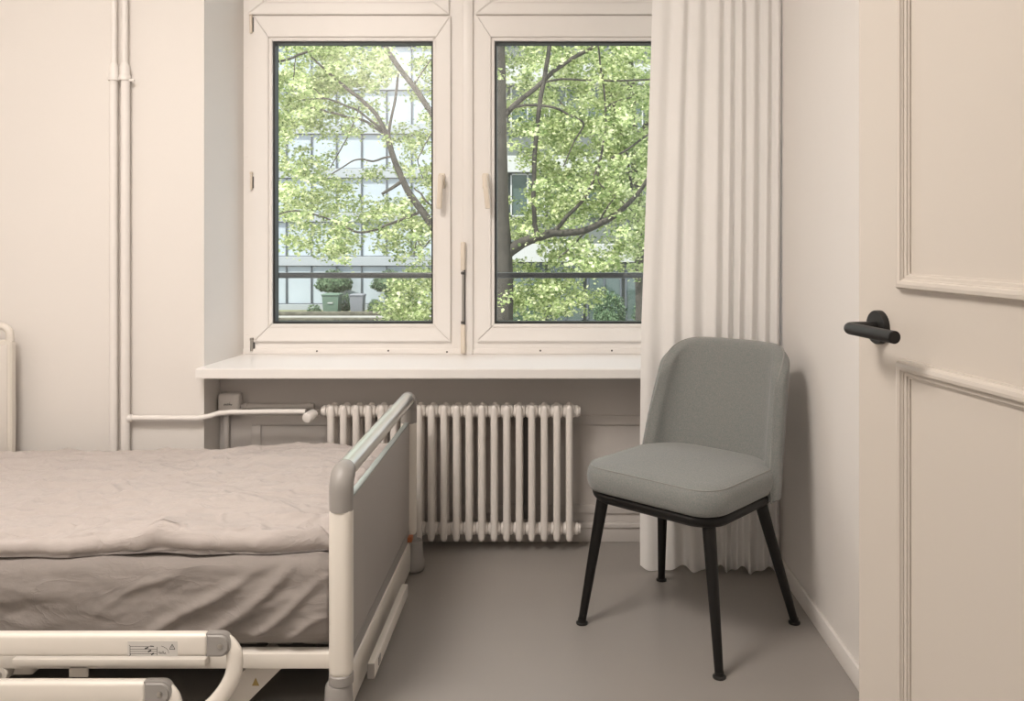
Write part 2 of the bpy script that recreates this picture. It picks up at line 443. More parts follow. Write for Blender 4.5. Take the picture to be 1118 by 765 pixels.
def win_handle(s, x, y, tilt):
    c = P(x, y, Y0s)
    rx = 0.0125
    h = obj('handle', B(c.x-rx, c.x+rx, Y0s-0.012, Y0s, c.z-0.034, c.z+0.026, 0.004, 3), M_cream, s)
    bm = bmesh.new()
    tube(bm, [(c.x, Y0s-0.01, c.z+0.006), (c.x, Y0s-0.04, c.z+0.006)], 0.0095, 12)
    box(bm, c.x-0.0105, c.x+0.0105, Y0s-0.052, Y0s-0.034, c.z-0.115, c.z+0.018, 0.005, 3)
    bmesh.ops.rotate(bm, verts=bm.verts, cent=(c.x, Y0s, c.z+0.006), matrix=Matrix.Rotation(tilt, 3, 'Y'))
    obj('lever', bm, M_cream, h)
win_handle(s1, 482.6, 196.5, math.radians(3))
win_handle(s2, 530.3, 196.5, math.radians(-6))
# hinges, keeps, screws
def whx(x, y0, y1, r, m, name='hinge', dy=0.006):
    a, b = P(x, y0, YF-dy), P(x, y1, YF-dy)
    bm = bmesh.new(); tube(bm, [a, b], r, 12)
    if name == 'hinge':
        tube(bm, [a+Vector((0, 0, .002)), a+Vector((0, 0, .012))], r*1.25, 12)
    h = obj(name, bm, m, win)
    if name == 'hinge':
        obj('hinge_leaf', B(a.x-0.004, a.x+0.011, YF-0.004, YF+0.001, min(a.z, b.z)+0.006, max(a.z, b.z)-0.006), M_darkst, h, sm=False)
    return h
whx(274, 17, 36, 0.006, M_cream)
whx(274.3, 191, 207, 0.005, M_cream)
whx(274.8, 372, 383, 0.006, M_steel)
for x, y, d in ((269.6, 74, 0), (269.6, 171, 0), (269.6, 269, 0), (269.6, 365, 0), (346, 383.2, 1), (424, 382.7, 1), (488, 384, 1), (590, 382.6, 1), (668, 382.6, 1)):
    c = P(x, y, YF-0.006 if d else YF)
    bm = bmesh.new(); lathe(bm, [(0.0, -0.002), (0.0022, -0.002), (0.0038, -0.001), (0.0038, 0.002)], c, 'Y', 10)
    obj('screw', bm, M_darkst if d else M_white, win)
# espagnolette rod in the middle
c0 = P(506, 264, YF-0.02)
rod = obj('bolt_rod', tube(bmesh.new(), [P(505.6, 296, YF-0.022), P(505.6, 352, YF-0.022)], 0.005, 10), M_steel, win)
bm = bmesh.new()
for a, b in ((264, 295), (354, 385.5)):
    pa, pb = P(505.6, a, YF-0.02), P(505.6, b, YF-0.02)
    box(bm, pa.x-0.0085, pa.x+0.0085, YF-0.034, YF-0.012, pb.z, pa.z, 0.004, 3)
obj('rod_cover', bm, M_cream, rod)
pa, pb = P(507.2, 294, YF-0.014), P(507.2, 355, YF-0.014)
obj('rod_plate', B(pa.x-0.0035, pa.x+0.0035, YF-0.02, YF-0.0125, pb.z, pa.z, 0.001), M_darkst, rod)
for y in (298, 352):
    pa = P(505.6, y, YF-0.022); obj('rod_guide', B(pa.x-0.008, pa.x+0.008, YF-0.03, YF-0.013, pa.z-0.005, pa.z+0.005, 0.001), M_darkst, rod)
# sill board: splayed behind, lip in front of the wall
bm = bmesh.new()
prism(bm, [(RL-0.002, 2.992), (RR+0.002, 2.992), (RR+0.002, YW), (FR, YF+0.01), (FL, YF+0.01), (RL-0.002, YW)], ZS-0.035, ZS)
bmesh.ops.bevel(bm, geom=[e for e in bm.edges if all(abs(v.co.y-2.992) < 1e-4 for v in e.verts)], offset=0.003, segments=3, affect='EDGES')
obj('window_sill', bm, M_sill, win)

# guard rail outside the window
zr_ = P(280, 300.5, 3.70).z
gr = thing('guard_rail', 'dark steel guard rail bar crossing outside the window', 'railing', (-0.35, 3.70, zr_-0.012))
obj('rail_bar', B(-1.45, 0.80, 3.69, 3.72, zr_-0.012, zr_+0.012, 0.003), M_rail, gr)
for x in (-1.42, 0.77):
    obj('wall_bracket', B(x-0.015, x+0.015, YO-0.005, 3.69, zr_-0.010, zr_+0.010, 0.002), M_rail, gr)

# ------------------------------------------------------------------ open door at the right
Ed = Vector((0.502, 1.394, 0)); dd = Vector((0.1857, -0.9826, 0)).normalized(); nn = Vector((-0.9826, -0.1857, 0)).normalized()
def D(s, n, z): return Ed+dd*s+nn*n+Vector((0, 0, z))
door = thing('door_1', 'open beige panelled door with a black lever handle', 'door', tuple(Ed), kind='structure')
def dbox(bm, s0, s1, n0, n1, z0, z1):
    r = [bm.verts.new(D(s, n, z)) for z in (z0, z1) for s, n in ((s0, n0), (s1, n0), (s1, n1), (s0, n1))]
    for f in ((0, 1, 2, 3), (4, 5, 6, 7), (0, 1, 5, 4), (1, 2, 6, 5), (2, 3, 7, 6), (3, 0, 4, 7)):
        bm.faces.new([r[i] for i in f])
bm = bmesh.new(); dbox(bm, 0, 0.86, -0.042, 0, 0.008, 2.06)
bmesh.ops.recalc_face_normals(bm, faces=bm.faces)
bmesh.ops.bevel(bm, geom=bm.edges[:], offset=0.002, segments=2, affect='EDGES')
obj('door_leaf', bm, M_door, door)
PROF = [(0.0, 0.0), (0.0, 0.004), (0.003, 0.0045), (0.0035, 0.008), (0.006, 0.0115), (0.011, 0.013), (0.0155, 0.0115), (0.017, 0.0085), (0.0185, 0.0082), (0.019, 0.006), (0.0235, 0.0055), (0.0245, 0.003), (0.027, 0.0025), (0.027, 0.0)]
def moulding(s0, s1, z0, z1):
    V = []
    for (o, h) in PROF:
        V.append([D(s0+o, h, z0+o), D(s1-o, h, z0+o), D(s1-o, h, z1-o), D(s0+o, h, z1-o), D(s0+o, h, z0+o)])
    bm = bmesh.new()
    vs_ = [[bm.verts.new(p) for p in r[:4]] for r in V]
    for a, b in zip(vs_, vs_[1:]):
        for k in range(4):
            bm.faces.new((a[k], a[(k+1) % 4], b[(k+1) % 4], b[k]))
    obj('panel_moulding', bm, M_door, door, ang=28)
moulding(0.117, 0.745, 1.0685, 1.94)
moulding(0.117, 0.745, 0.12, 0.9675)
hz_ = 1.008; hs = 0.064
bm = bmesh.new()
def dcyl(bm, prof, s, z, n=32):
    """profile (r, n) revolved around the door's normal"""
    rings = []
    for r, h in prof:
        rings.append([bm.verts.new(D(s+max(r, 1e-5)*math.cos(2*PI*k/n), h, z+max(r, 1e-5)*math.sin(2*PI*k/n))) for k in range(n)])
    for a, b in zip(rings, rings[1:]):
        for k in range(n): bm.faces.new((a[k], a[(k+1) % n], b[(k+1) % n], b[k]))
    bm.faces.new(rings[0]); bm.faces.new(rings[-1])
dcyl(bm, [(0.0265, 0), (0.0265, 0.008), (0.0255, 0.0095), (0.0, 0.0095)], hs, hz_)
hd = obj('handle', bm, M_black, door)
bm = bmesh.new()
path = [D(hs, 0.008, hz_), D(hs, 0.045, hz_)]
for k in range(1, 7):
    a = k/6*PI/2
    path.append(D(hs+0.012*(1-math.cos(a)), 0.045+0.012*math.sin(a), hz_))
path.append(D(hs+0.128, 0.057, hz_))
tube(bm, path, 0.0093, 24)
bmesh.ops.bevel(bm, geom=[e for e in bm.edges if any(len(f.verts) > 10 for f in e.link_faces)], offset=0.0008, segments=2, affect='EDGES')
obj('lever', bm, M_black, hd)
for z in (0.3, 1.75):
    bm = bmesh.new(); tube(bm, [D(0.865, -0.006, z), D(0.865, -0.006, z+0.09)], 0.007, 12); obj('hinge', bm, M_black, door)

# ------------------------------------------------------------------ radiator
N_SEC = 20
yr0, yr1 = 3.092, 3.150
kx = lambda x, Y: (x-PX)/FPX*Y
xs0, xs1 = kx(361.2, yr0), kx(621.6, yr0)
pitch = (xs1-xs0)/(N_SEC-1)
zr0, zr1 = CH-(591.0-PY)/FPX*yr0, CH-(442.0-PY)/FPX*yr0
rad = thing('radiator', 'off-white column radiator in the niche under the window sill', 'radiator', ((xs0+xs1)/2, 3.12, 0))
rt = 0.0128
zh0, zh1 = zr0+0.038, zr1-0.028
def section_mesh():
    bm = bmesh.new()
    for y in (0.0, yr1-yr0):
        prof = [(0.0, zr0), (rt*0.55, zr0+0.002), (rt*0.9, zr0+0.008), (rt, zr0+0.016)]+[(rt, zr0+0.016+(zr1-zr0-0.032)*t) for t in (0.25, 0.5, 0.75)]+[(rt, zr1-0.016), (rt*0.9, zr1-0.008), (rt*0.55, zr1-0.002), (0.0, zr1)]
        lathe(bm, prof, (0, y, 0), 'Z', 14)
    for zc in (zh0, zh1):
        # flattened head bridging the two tubes
        pts = [(0, -0.002, zc), (0, 0.010, zc), (0, (yr1-yr0)/2, zc), (0, yr1-yr0-0.010, zc), (0, yr1-yr0+0.002, zc)]
        tube(bm, pts, [0.016, 0.021, 0.024, 0.021, 0.016], 16, flat=(0.62, 1.0))
        lathe(bm, [(0.018, -pitch/2+0.0006), (0.021, -pitch/2+0.0018), (0.0235, -pitch/2+0.006), (0.0235, pitch/2-0.006), (0.021, pitch/2-0.0018), (0.018, pitch/2-0.0006)], (0, (yr1-yr0)/2, zc), 'X', 18)
    bmesh.ops.recalc_face_normals(bm, faces=bm.faces)
    me = bpy.data.meshes.new('section'); bm.to_mesh(me); bm.free(); me.materials.append(M_rad); smooth(me, 40)
    return me
sec = section_mesh()
for i in range(N_SEC):
    o = bpy.data.objects.new('section', sec); COL.objects.link(o); o.parent = rad
    o.location = Vector((xs0+pitch*i, yr0, 0))-Vector(rad.location)
yc = (yr0+yr1)/2
for zc in (zh0, zh1):
    for sgn, xe in ((-1, xs0-pitch/2), (1, xs1+pitch/2)):
        bm = bmesh.new(); lathe(bm, [(0.022, 0), (0.022, sgn*0.010), (0.017, sgn*0.012), (0.017, sgn*0.018), (0.0, sgn*0.018)], (xe, yc, zc), 'X', 20)
        obj('end_plug', bm, M_rad, rad)
for x in (xs0+3.5*pitch, xs0+15.5*pitch):
    bm = bmesh.new(); box(bm, x-0.009, x+0.009, yr1+0.013, yr1+0.021, zh0+0.02, zh1-0.02)
    br_ = obj('bracket', bm, M_bedd, rad, sm=False)
    for z in (zh0+0.03, zh1-0.035):
        obj('bracket_arm', B(x-0.008, x+0.008, yr1+0.021, YN, z-0.012, z+0.012, 0.002), M_bedd, br_)
# thermostatic valve
vc = P(338, 454.5, 3.06)
valve = obj('valve', tube(bmesh.new(), [(kx(340, 3.08), 3.09, vc.z), (xs0-pitch/2-0.016, yc, zh1)], 0.009, 12), M_steel, rad)
bm = bmesh.new()
ax = Vector((-0.28, -0.95, -0.12)).normalized()
p0 = vc+ax*-0.035; p1 = vc+ax*0.022
tube(bm, [p0, p0+ax*0.006, p0+ax*0.012, p1-ax*0.006, p1-ax*0.001, p1], [0.012, 0.0165, 0.0195, 0.0185, 0.0165, 0.0145], 24)
obj('thermostat_knob', bm, M_white, valve)

# ------------------------------------------------------------------ heating pipes
def riser(name, label, xu0, xu1, xl0, xl1, branch):
    Yp = YW-0.028
    xc_u, xc_l = kx((xu0+xu1)/2, Yp), kx((xl0+xl1)/2, Yp)
    ru, rl = (xu1-xu0)/2/FPX*Yp, (xl1-xl0)/2/FPX*Yp
    zj0, zj1 = CH-(86-PY)/FPX*Yp, CH-(70-PY)/FPX*Yp
    t = thing(name, label, 'pipe', (xc_l, Yp, 0), group=None)
    obj('pipe', tube(bmesh.new(), [(xc_l, Yp, 0.0), (xc_l, Yp, zj0)], rl, 16), M_pipe, t)
    obj('pipe', tube(bmesh.new(), [(xc_u, Yp, zj1-0.01), (xc_u, Yp, ZC)], ru, 16), M_pipe, t)
    bm = bmesh.new(); lathe(bm, [(rl*1.0, zj0-0.002), (rl*1.25, zj0), (rl*1.28, zj0+0.012), (rl*1.1, zj0+0.016), (rl*1.12, zj1-0.012), (ru*1.05, zj1+0.004)], (xc_u, Yp, 0), 'Z', 20)
    obj('coupling', bm, M_pipe, t)
    bm = bmesh.new()
    lathe(bm, [(rl*1.0, zj0-0.006), (rl*1.36, zj0-0.006), (rl*1.36, zj0+0.004), (rl*1.0, zj0+0.004)], (xc_u, Yp, 0), 'Z', 20)
    box(bm, xc_u-0.006, xc_u+0.006, Yp, YW, zj0-0.006, zj0+0.004)
    if branch: box(bm, xc_u+rl, xc_u+rl*2.3, Yp-0.006, Yp+0.006, zj0-0.010, zj0-0.001, 0.002)
    obj('clamp', bm, M_pipe, t)
    if branch:
        zb = CH-(456.3-PY)/FPX*Yp
        br = [(xc_l, Yp, zb), (kx(170, Yp), Yp, zb), (kx(216, Yp), Yp, zb-0.001), (kx(228, Yp+0.01), Yp+0.010, zb+0.004), (kx(238, Yp+0.03), Yp+0.03, zb+0.010), (kx(252, 3.08), 3.08, zb+0.012), (kx(300, 3.09), 3.09, zb+0.012), (kx(334, 3.09), 3.09, zb+0.012)]
        obj('branch', tube(bmesh.new(), br, 0.0098, 14), M_pipe, t)
        bm = bmesh.new(); lathe(bm, [(0.010, 0.010), (0.0135, 0.012), (0.0135, 0.022), (0.010, 0.026)], (xc_l, Yp, zb), 'X', 18)
        obj('weld_collar', bm, M_pipe, t)
    return t
riser('heating_pipe', 'off-white vertical pipe on the wall, left of the two, without a side branch', 121.3, 127.5, 119.6, 128.4, False)
riser('heating_pipe', 'off-white vertical pipe on the wall with a side branch to the radiator', 133, 139.3, 132.3, 141.4, True)

# ------------------------------------------------------------------ junction box with conduits
Yj = YN
a, b = P(238, 429.5, Yj-0.04), P(261.5, 449.5, Yj-0.04)
jb = thing('junction_box', 'small off-white electrical box with a black scribble under the sill', 'electrical box', ((a.x+b.x)/2, Yj, b.z))
obj('box_body', B(a.x, b.x, Yj-0.045, Yj, b.z-0.012, a.z, 0.010, 4), M_pipe, jb)
bm = bmesh.new()
cx, cz = (a.x+b.x)/2, (a.z+b.z)/2
pts = [(-.016, -.003), (-.013, .003), (-.011, -.004), (-.008, .003), (-.006, -.003), (-.003, .004), (-.001, -.004), (.002, .003), (.004, -.003), (.006, .010), (.003, -.002), (.008, .002), (.010, -.003), (.014, .001)]
tube(bm, [(cx+p[0], Yj-0.0455, cz+p[1]-0.006) for p in pts], 0.0013, 5)
obj('scribble', bm, M_ink, jb)
zc_ = P(300, 443.7, Yj-0.02).z
obj('conduit', tube(bmesh.new(), [(b.x-0.004, Yj-0.015, zc_), (kx(343, Yj-0.015), Yj-0.015, zc_)], 0.0115, 14), M_niche, jb)
obj('conduit', tube(bmesh.new(), [(kx(247, Yj-0.015), Yj-0.015, b.z), (kx(247, Yj-0.015), Yj-0.015, 0.06)], 0.0115, 14), M_niche, jb)
for x in (269, 338):
    bm = bmesh.new(); lathe(bm, [(0.0115, -0.006), (0.0145, -0.006), (0.0145, 0.006), (0.0115, 0.006)], (kx(x, Yj-0.015), Yj-0.015, zc_), 'X', 16)
    obj('conduit_clip', bm, M_niche, jb)

# ------------------------------------------------------------------ curtain
nu, nv = 420, 60
U = np.linspace(0, 1, nu)
ZTOP, ZBOT = 2.72, 0.012
Vc = np.zeros((nu, nv, 3))
ph = 2*PI*(8.6*U**1.25 + 0.22*np.sin(2*PI*U*1.3+0.4) + 0.10*np.sin(2*PI*U*2.9+1.1))
fold = np.cos(ph) + 0.18*np.cos(2*ph+0.8) + 0.35*np.sin(0.43*ph+1)
rng = np.random.default_rng(4)
for j in range(nv):
    t = j/(nv-1); z = ZBOT+(ZTOP-ZBOT)*(1-t)          # t=0 at the top
    t = 1-t if False else t
    h = 1-(z-ZBOT)/(ZTOP-ZBOT)
    # left edge flares towards the floor
    yl = 2.905
    lx = np.interp(z, [0.0, 0.5, 0.85, 1.35, 1.95, 2.75], [kx(699.5, yl), kx(699.5, yl), kx(700.5, yl), kx(705.5, yl), kx(711.5, yl), kx(716, yl)])
    rx = 0.7785
    amp = 0.0055+0.0095*h
    sway = 0.006*np.sin(3.1*U*PI+2.2*h)*h
    Vc[:, j, 0] = lx+(rx-lx)*(U+0.012*np.sin(ph+0.9)*h)+0.004*np.sin(5*h+7*U)
    Vc[:, j, 1] = 2.925-0.045*U+0.02*U*U+amp*fold*(0.45+0.55*np.minimum(1, U*3.2))+sway
    Vc[:, j, 2] = z+(0.010*np.cos(ph*0.5+0.6)*(h > 0.99))
Vc[:, :, 0] = np.minimum(Vc[:, :, 0], 0.780)
me = grid_mesh('curtain', Vc)
cur = thing('curtain', 'long off-white curtain hanging in folds beside the window', 'curtain', (0.55, 2.92, 0.0))
o = obj('drape', me, M_curt, cur, ang=180)
sol = o.modifiers.new('thickness', 'SOLIDIFY'); sol.thickness = 0.0012
Vh = Vc[:, -3:, :].copy(); zh = np.linspace(0.098, 0.0, 3)
zz = ZBOT+np.array([0.085, 0.045, 0.0])
for j in range(3):
    Vh[:, j, :] = Vc[:, -1, :]; Vh[:, j, 2] = zz[j] if j < 2 else Vc[:, -1, 2]
    src = np.argmin(abs(Vc[0, :, 2]-zz[j]))
    Vh[:, j, :2] = Vc[:, src, :2]; Vh[:, j, 1] -= 0.0022
me = grid_mesh('hem', Vh)
o = obj('hem', me, M_curt, cur, ang=180)
obj('curtain_rail', B(-1.3, 0.775, 2.89, 2.94, ZC-0.03, ZC, 0.003), M_white, cur)
for k in range(9):
    x = 0.36+k*0.05
    obj('glider', B(x-0.004, x+0.004, 2.91, 2.92, ZTOP-0.02, ZC-0.028), M_white, cur, sm=False)

# ------------------------------------------------------------------ chair (own frame: -y is the front)
ch = thing('upholstered_chair', 'grey-green upholstered chair with splayed black legs beside the curtain', 'chair', (0.402, 2.528, 0), math.radians(-41.7))
def rrect(hx, y0, y1, rf, rb, n=10):
    """rounded rectangle outline, front corners rf, back corners rb"""
    pts = []
    for cx, cy, r, a0 in ((hx-rf, y0+rf, rf, -PI/2), (hx-rb, y1-rb, rb, 0), (-hx+rb, y1-rb, rb, PI/2), (-hx+rf, y0+rf, rf, PI)):
        for k in range(n+1):
            a = a0+k/n*PI/2
            pts.append((cx+r*math.cos(a), cy+r*math.sin(a)))
    return pts
SW, SF, SB = 0.232, -0.238, 0.205
def loft(rings, cap=True):
    bm = bmesh.new(); R = [[bm.verts.new(p) for p in r] for r in rings]
    n = len(R[0])
    for a, b in zip(R, R[1:]):
        for k in range(n): bm.faces.new((a[k], a[(k+1) % n], b[(k+1) % n], b[k]))
    if cap: bm.faces.new(R[0][::-1]); bm.faces.new(R[-1])
    return bm
def off(pts, d):
    """shrink an outline towards its centre by d"""
    n = len(pts); out = []
    for i in range(n):
        a, b = Vector(pts[i-1]), Vector(pts[(i+1) % n]); t = (b-a).normalized()
        out.append((pts[i][0]-t.y*d, pts[i][1]+t.x*d))
    return out
out_ = rrect(SW, SF, SB, 0.085, 0.14)
zb = 0.405
def dome(p): return 0.012*(1-min(1, (p[0]/SW)**2))*(1-min(1, ((p[1]+0.02)/0.23)**2))
rings = []
for d, z in ((0.020, zb), (0.006, zb+0.006), (0.0, zb+0.020), (-0.003, zb+0.040), (0.0, zb+0.060), (0.006, zb+0.071), (0.013, zb+0.077)):
    rings.append([(x, y, z) for x, y in off(out_, d)])
for d in (0.03, 0.06, 0.10, 0.14, 0.175):
    kk = 1-d/0.19; o1 = off(out_, 0.013)
    rings.append([(x*kk, (y+0.016)*kk-0.016, zb+0.078+dome((x*kk, (y+0.016)*kk-0.016))+0.004*min(1, d/0.08)) for x, y in o1])
seat = obj('seat_cushion', loft(rings), M_chair, ch, ang=60)
def ring_tube(pts, r, n=8):
    bm = bmesh.new(); N = len(pts); R = []
    for i in range(N):
        a, b = Vector(pts[i-1]), Vector(pts[(i+1) % N]); t = (b-a).normalized()
        u = t.cross(Vector((0, 0, 1))).normalized(); v = u.cross(t)
        R.append([bm.verts.new(Vector(pts[i])+r*(u*math.cos(2*PI*k/n)+v*math.sin(2*PI*k/n))) for k in range(n)])
    for i in range(N):
        a, b = R[i], R[(i+1) % N]
        for k in range(n): bm.faces.new((a[k], a[(k+1) % n], b[(k+1) % n], b[k]))
    return bm
obj('piping', ring_tube([(x, y, zb+0.0742) for x, y in off(out_, 0.0085)], 0.0017), M_piping, seat, ang=80)
# black seat frame
o2 = rrect(0.226, -0.228, 0.215, 0.09, 0.14)
rings = [[(x, y, z) for x, y in off(o2, d)] for d, z in ((0.035, 0.372), (0.014, 0.376), (0.003, 0.388), (0.0, 0.398), (0.003, 0.404), (0.012, 0.408))]
obj('seat_frame', loft(rings), M_blackw, ch, ang=50)
# backrest shell
nu_, nv_ = 41, 33
BW = 0.232
def back_pt(u, v):
    """u -1..1 across, v 0..1 up; mid surface"""
    w = BW*(0.990-0.105*v**1.4)
    zt = 0.816; z0_ = 0.388
    # rounded top corners
    cu = min(1, max(0, (abs(u)-0.38)/0.62))
    ztop = zt-0.006*u*u-0.115*(1-math.sqrt(max(0, 1-cu**2.9)))
    z = z0_+(ztop-z0_)*v
    f = (z-z0_)/(zt-z0_)
    yb = 0.198+0.108*f**1.25
    wrap = (0.128-0.012*f)*abs(u)**2.5
    x = w*math.sin(u*PI/2*0.93)/math.sin(PI/2*0.93)
    return Vector((x, yb-wrap, z))
TH = 0.052
front = np.zeros((nu_, nv_, 3)); back = np.zeros((nu_, nv_, 3))
for i in range(nu_):
    u = -1+2*i/(nu_-1); u = math.copysign(abs(u)**0.9, u)
    for j in range(nv_):
        v = j/(nv_-1); e = 1e-3
        p = back_pt(u, v)
        du = back_pt(min(1, u+e), v)-back_pt(max(-1, u-e), v); dv = back_pt(u, min(1, v+e))-back_pt(u, max(0, v-e))
        n = du.cross(dv).normalized()            # points to -y (front)
        if n.y > 0: n = -n
        ed = min((1-abs(u))*BW/0.030, (1-v)*0.44/0.030)
        k = math.sqrt(max(0, 1-(1-min(1, max(0, ed)))**2))
        k = 0.12+0.88*k
        front[i, j] = p+n*TH*0.55*k
        back[i, j] = p-n*TH*0.45*k
V = np.concatenate([front.transpose(1, 0, 2), back.transpose(1, 0, 2)[:, ::-1]], 1)   # (nv, 2nu, 3) closed ring in u
V = V.transpose(1, 0, 2)
me = grid_mesh('backrest', V, wrap_u=True)
bm = bmesh.new(); bm.from_mesh(me)
bm.verts.ensure_lookup_table()
N2 = 2*nu_
for j in (0, nv_-1):
    for i in range(nu_-1):
        a, b = i, i+1; c, d = N2-1-i-1, N2-1-i
        try: bm.faces.new([bm.verts[k*nv_+j] for k in (a, b, c, d)])
        except ValueError: pass
bmesh.ops.recalc_face_normals(bm, faces=bm.faces)
bk = obj('backrest', bm, M_chair, ch, ang=70)
ss = bk.modifiers.new('soft', 'SUBSURF'); ss.levels = 1; ss.render_levels = 1
# seam around the backrest edge, slightly towards the rear
pts = []
js = list(range(0, nv_))
rim = [(0, j) for j in range(0, nv_-1)]+[(i, nv_-1) for i in range(nu_)]+[(nu_-1, j) for j in range(nv_-2, -1, -1)]
pts = []
for i, j in rim:
    u = -1+2*i/(nu_-1); u = math.copysign(abs(u)**0.9, u); v = j/(nv_-1)
    p = back_pt(u, v); c = Vector((0, 0.1, 0.6)); 
    q = Vector(back[i, j]); r_ = (q-Vector(front[i, j])).normalized()
    pts.append(q+r_*0.0015)
sm_pts = [pts[0]]+[(pts[k-1]+pts[k]*2+pts[k+1])/4 for k in range(1, len(pts)-1)]+[pts[-1]]
obj('piping', tube(bmesh.new(), sm_pts, 0.0024, 8), M_piping, bk, ang=80)
# legs
for sx, top, foot in ((1, (0.178, -0.175), (0.2325, -0.211)), (-1, (-0.178, -0.175), (-0.2325, -0.211)), (-1, (-0.168, 0.118), (-0.2375, 0.211)), (1, (0.168, 0.118), (0.2375, 0.211))):
    t = Vector((top[0], top[1], 0.392)); f = Vector((foot[0], foot[1], 0.008)); d = f-t
    bm = bmesh.new(); tube(bm, [t, t+d*0.08, t+d*0.5, t+d], [0.0185, 0.018, 0.0150, 0.0115], 20)
    lg = obj('leg', bm, M_blackw, ch)
    bm = bmesh.new(); lathe(bm, [(0.0165, 0.0), (0.0175, 0.002), (0.0175, 0.005), (0.0125, 0.008), (0.012, 0.017)], (f.x, f.y, 0), 'Z', 20)
    obj('foot_glide', bm, M_black, lg)

# ------------------------------------------------------------------ bed
bed = thing('hospital_bed', 'low white hospital bed frame with a grey footboard and metal top rail', 'bed', (-1.5, 2.45, 0))
YB0, YB1 = 1.990, 2.925            # post centres
XF = -0.494                        # footboard post centre
def endboard(xc, s):
    """s=+1 outer face to +x"""
    pr = 0.027
    bmr = bmesh.new()
    tube(bmr, [(xc, YB0+0.036, 0.595), (xc, YB1-0.036, 0.595)], 0.0235, 28)
    rail_ = obj('top_rail', bmr, M_beda, bed)
    for y, sg in ((YB0, 1), (YB1, -1)):
        bm = bmesh.new(); box(bm, xc-0.027, xc+0.027, y-0.025, y+0.025, 0.12, 0.525, 0.020, 5)
        po = obj('post', bm, M_bedw, bed, ang=50)
        bm = bmesh.new()
        # grey elbow from the post up into the rail
        path = [(xc, y, 0.510), (xc, y, 0.558)]
        R = 0.036
        for k in range(1, 11):
            a = k/10*PI/2
            path.append((xc, y+sg*R*(1-math.cos(a)), 0.558+R*math.sin(a)))
        path.append((xc, y+sg*(R+0.004), 0.594))
        tube(bm, path, [0.0275]+[0.0280]*(len(path)-5)+[0.0272, 0.0262, 0.0252, 0.0248], 24)
        obj('corner_cap', bm, M_bedg, bed, ang=60)
        bm = bmesh.new(); lathe(bm, [(0.0285, 0.108), (0.0285, 0.128), (0.026, 0.130)], (xc, y, 0), 'Z', 24)
        obj('collar', bm, M_bedg, bed)
        bm = bmesh.new(); lathe(bm, [(0.020, 0.006), (0.036, 0.006), (0.0405, 0.014), (0.041, 0.030), (0.035, 0.045), (0.032, 0.075), (0.031, 0.098), (0.028, 0.106), (0.020, 0.107)], (xc+(s*0.016 if y > 2.5 else -0.006), y, 0), 'Z', 28)
        obj('bumper', bm, M_bedg, bed)
    # panel with a pale edge on top
    pn = obj('panel', B(xc-0.010, xc+0.005, YB0+0.018, YB1-0.018, 0.150, 0.510), M_bedp, bed, sm=False)
    obj('panel_edge', B(xc-0.0105, xc+0.0055, YB0+0.020, YB1-0.020, 0.510, 0.515, 0.001), M_bede, pn)
    obj('panel_slot', B(xc+0.0035 if s > 0 else xc-0.0215, xc+0.0215 if s > 0 else xc-0.0035, YB0+0.018, YB0+0.026, 0.13, 0.52), M_bedw, pn, sm=False)
    bm = bmesh.new(); box(bm, xc-0.022, xc+0.012, YB0+0.028, YB1-0.030, 0.015, 0.114, 0.004)
    lb = obj('lower_beam', bm, M_bedw, bed)
    obj('beam_top', B(xc-0.018, xc+0.006, YB0+0.03, YB1-0.03, 0.114, 0.150), M_bedg, lb, sm=False)
endboard(XF, 1)
endboard(-2.60, -1)
bm = bmesh.new(); box(bm, XF+0.034, XF+0.052, 2.115, 2.60, 0.050, 0.088, 0.002)
bar = obj('bumper_bar', bm, M_bedw, bed)
obj('bar_end', B(XF+0.0345, XF+0.0515, 2.113, 2.1155, 0.0505, 0.0875), M_tube, bar, sm=False)
obj('bar_mount', B(XF+0.0515, XF+0.0535, 2.16, 2.185, 0.06, 0.08), M_bedg, bar, sm=False)
obj('stop_block', B(XF-0.004, XF+0.02, YB1-0.06, YB1-0.026, 0.118, 0.134, 0.002), M_orange, bed)
# mattress platform and side beams
sl = None
for k in range(24):
    x = -2.52+k*0.085
    if sl is None:
        sl = obj('slat', B(x-0.03, x+0.03, 2.03, 2.90, 0.176, 0.188, 0.003), M_tube, bed); sl0 = x
    else:
        o = bpy.data.objects.new('slat', sl.data); COL.objects.link(o); o.parent = bed; o.location = (x-sl0, 0, 0)
for y0, y1 in ((1.985, 2.02), (2.91, 2.945)):
    obj('side_beam', B(-2.57, XF-0.02, y0, y1, 0.140, 0.176, 0.003), M_bedw, bed)
obj('side_plate', B(-1.246, -0.80, 1.958, 1.984, 0.158, 0.176, 0.003), M_bedw, bed)
for y0, y1 in ((2.20, 2.25), (2.66, 2.71)):
    obj('base_beam', B(-2.45, -0.62, y0, y1, 0.035, 0.085, 0.004), M_tube, bed)
def diag(x0, z0, x1, z1, y0, y1, h, m, name):
    a, b = Vector((x0, 0, z0)), Vector((x1, 0, z1)); d = (b-a).normalized(); n = Vector((-d.z, 0, d.x))*h/2
    bm = bmesh.new(); prism_xz(bm, [((p).x, (p).z) for p in (a-n, b-n, b+n, a+n)], y0, y1)
    return obj(name, bm, m, bed, sm=False)
la = diag(-0.79, 0.015, -0.665, 0.140, 2.045, 2.085, 0.060, M_bedw, 'lift_arm')
diag(-0.98, 0.030, -0.80, 0.150, 2.34, 2.40, 0.05, M_bedg, 'lift_arm')
diag(-1.42, 0.030, -1.20, 0.150, 2.20, 2.26, 0.05, M_bedg, 'lift_arm')
diag(-1.86, 0.030, -1.60, 0.150, 2.20, 2.26, 0.05, M_bedg, 'lift_arm')
bm = bmesh.new(); box(bm, -1.72, -1.26, 2.06, 2.14, 0.085, 0.135, 0.008, 3)
